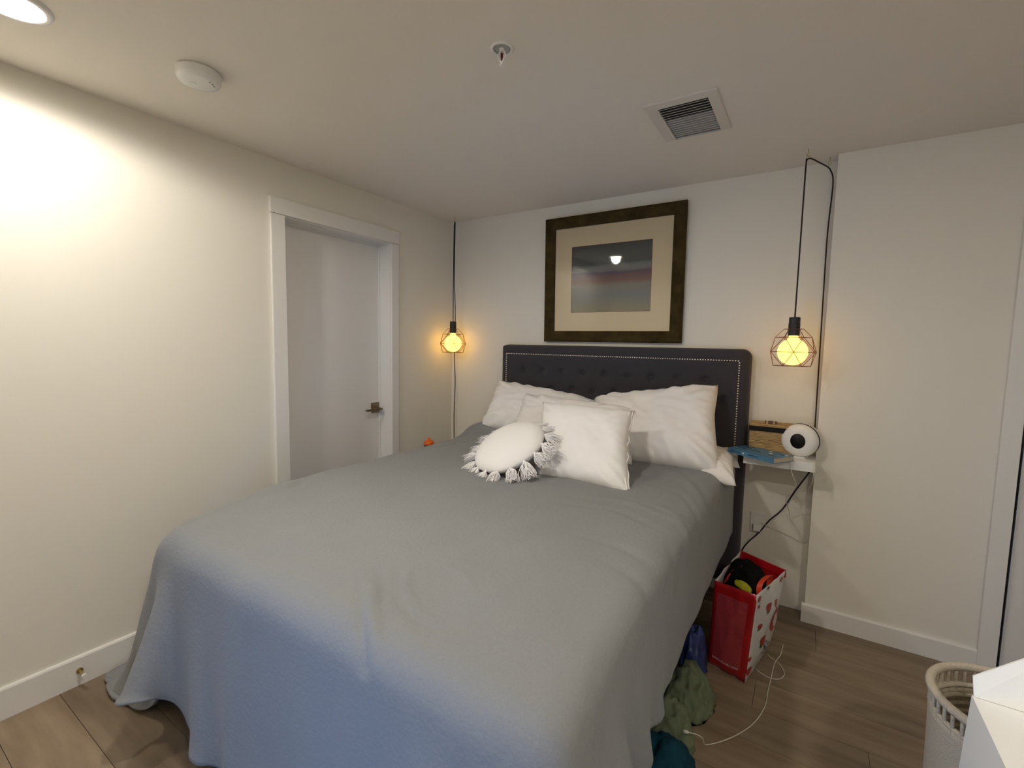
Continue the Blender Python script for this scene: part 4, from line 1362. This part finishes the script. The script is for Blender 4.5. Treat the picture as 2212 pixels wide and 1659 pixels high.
# ------------------------------------------------------------------ left side: door stop, bottle behind the bed
ds = empty('door_stop_spring', (XL + 0.014, 0.553, 0.062), 'small brass door stop on the left baseboard', 'door stop')
b = bmesh.new(); cyl(b, (0, 0, 0), (0.006, 0, 0), 0.011, n=16); cyl(b, (0.006, 0, 0), (0.05, 0, 0), 0.0045, n=10)
obj('rod', b, M['bright_brass'], ds)
b = bmesh.new(); cyl(b, (0.05, 0, 0), (0.062, 0, 0), 0.0075, n=14)
obj('rubber_tip', b, M['white_plastic'], ds)

st = empty('side_stool', (-2.16, 2.37, 0), 'low white stool between the bed and the left wall, behind the duvet', 'stool')
obj('stool_top', BOX(-0.13, 0.13, -0.13, 0.13, 0.44, 0.46, 0.004), M['shelf'], st)
for sx_ in (-1, 1):
    for sy_ in (-1, 1):
        b = bmesh.new(); cyl(b, (sx_ * 0.115, sy_ * 0.115, 0), (sx_ * 0.10, sy_ * 0.10, 0.4395), 0.011, 0.015, n=10)
        obj('leg', b, M['shelf'], st)
bt_ = empty('drink_bottle', (-2.195, 2.375, 0.46), 'drink bottle with an orange screw cap, peeking up behind the bed by the left wall', 'bottle')
b = bmesh.new(); lathe(b, [(0, 0), (0.034, 0), (0.037, 0.004), (0.037, 0.20), (0.033, 0.222), (0.033, 0.226), (0, 0.226)], n=32)
obj('bottle_body', b, M['dark_plastic'], bt_, smooth=True)
b = bmesh.new(); lathe(b, [(0, 0.2262), (0.035, 0.2262), (0.036, 0.232), (0.034, 0.25), (0.018, 0.256), (0.012, 0.258), (0.011, 0.270), (0.006, 0.275), (0, 0.275)], n=32)
obj('cap', b, M['orange'], bt_, smooth=True)

# ------------------------------------------------------------------ right foreground: rope basket and white box
rb = empty('rope_basket', (0.468, 1.515, 0), 'woven cotton rope basket with a thick rim, at the lower right beside the white box', 'basket')
BH, BR = 0.55, 0.158
WT = BH - 0.046
b = bmesh.new()
N_, J_ = 72, 30
rings = []
for j in range(J_ + 1):
    z = WT * j / J_
    ring = []
    for i in range(N_):
        a_ = 2 * PI * i / N_
        # rows of slanting twists
        d = 0.0065 * math.sin(a_ * 36 + j * PI) * (1 if 0 < j < J_ else 0)
        r = (BR - 0.012) + 0.012 * z / BH + d
        ring.append(b.verts.new((r * math.cos(a_), r * math.sin(a_), z)))
    rings.append(ring)
for a_, c2 in zip(rings, rings[1:]):
    for i in range(N_):
        j = (i + 1) % N_
        b.faces.new((a_[i], a_[j], c2[j], c2[i]))
b.faces.new(rings[0][::-1])
bw_ = obj('basket_wall', b, M['rope'], rb, smooth=True)
sm = bw_.modifiers.new('thick', 'SOLIDIFY'); sm.thickness = 0.007; sm.offset = -1
b = bmesh.new()
for k in range(2):
    pts = [((BR - 0.002) * math.cos(2 * PI * i / 64), (BR - 0.002) * math.sin(2 * PI * i / 64), BH + 0.004 + 0.0) for i in range(65)]
tube(b, pts, 0.0105, n=10, smooth=False)
obj('rim', b, M['rope'], rb, smooth=True)
b = bmesh.new()
for k in range(5):
    zz = WT - 0.022 - k * 0.022
    tube(b, [((BR - 0.013) * math.cos(2 * PI * i / 48), (BR - 0.013) * math.sin(2 * PI * i / 48), zz + 0.004 * math.sin(i * PI)) for i in range(49)], 0.0065, n=6, smooth=False)
obj('inner_cords', b, M['rope'], rb, smooth=True)
b = bmesh.new()
for k in range(44):
    a_ = 2 * PI * k / 44
    ca, sa = math.cos(a_), math.sin(a_)
    tube(b, [((BR - 0.006) * ca, (BR - 0.006) * sa, WT - 0.03), ((BR - 0.004) * ca, (BR - 0.004) * sa, WT + 0.01), ((BR - 0.003) * ca, (BR - 0.003) * sa, BH - 0.002)], 0.0042, n=6)
tube(b, [((BR - 0.006) * math.cos(2 * PI * i / 48), (BR - 0.006) * math.sin(2 * PI * i / 48), WT + 0.002) for i in range(49)], 0.007, n=6, smooth=False)
obj('tie_cords', b, M['rope'], rb, smooth=True, kind='stuff')

wb = empty('white_box', (0.321, 1.26, 0), 'white box with folded flaps at the lower right corner, brightly lit from above', 'box')
b = bmesh.new()
top = [(0, 0, 0.70), (0, -0.80, 0.70), (0.62, -0.80, 0.70), (0.62, 0, 0.70)]
bot = [(-0.03, 0, 0), (-0.03, -0.84, 0), (0.66, -0.84, 0), (0.66, 0, 0)]
T_ = [b.verts.new(p) for p in top]; B_ = [b.verts.new(p) for p in bot]
b.faces.new(T_[::-1]); b.faces.new(B_)
for i in range(4):
    j = (i + 1) % 4
    b.faces.new((T_[i], T_[j], B_[j], B_[i]))
obj('box_body', b, M['box_white'], wb)
b = bmesh.new()
fp = [(0.004, 0.0, 0.7015), (0.62, 0.0, 0.7015), (0.62, 0.03, 0.83), (0.068, 0.0, 0.737 + 0.058), (0.0, 0.0, 0.737)]
fp = [(0.002, -0.002, 0.701), (0.62, -0.002, 0.701), (0.62, 0.03, 0.90), (0.17, 0.02, 0.89), (0.0, 0.008, 0.737)]
f0 = [b.verts.new(p) for p in fp]; f1 = [b.verts.new((p[0], p[1] - 0.004, p[2])) for p in fp]
b.faces.new(f0); b.faces.new(f1[::-1])
for i in range(5):
    j = (i + 1) % 5
    b.faces.new((f0[i], f0[j], f1[j], f1[i]))
obj('raised_flap', b, M['box_white'], wb)
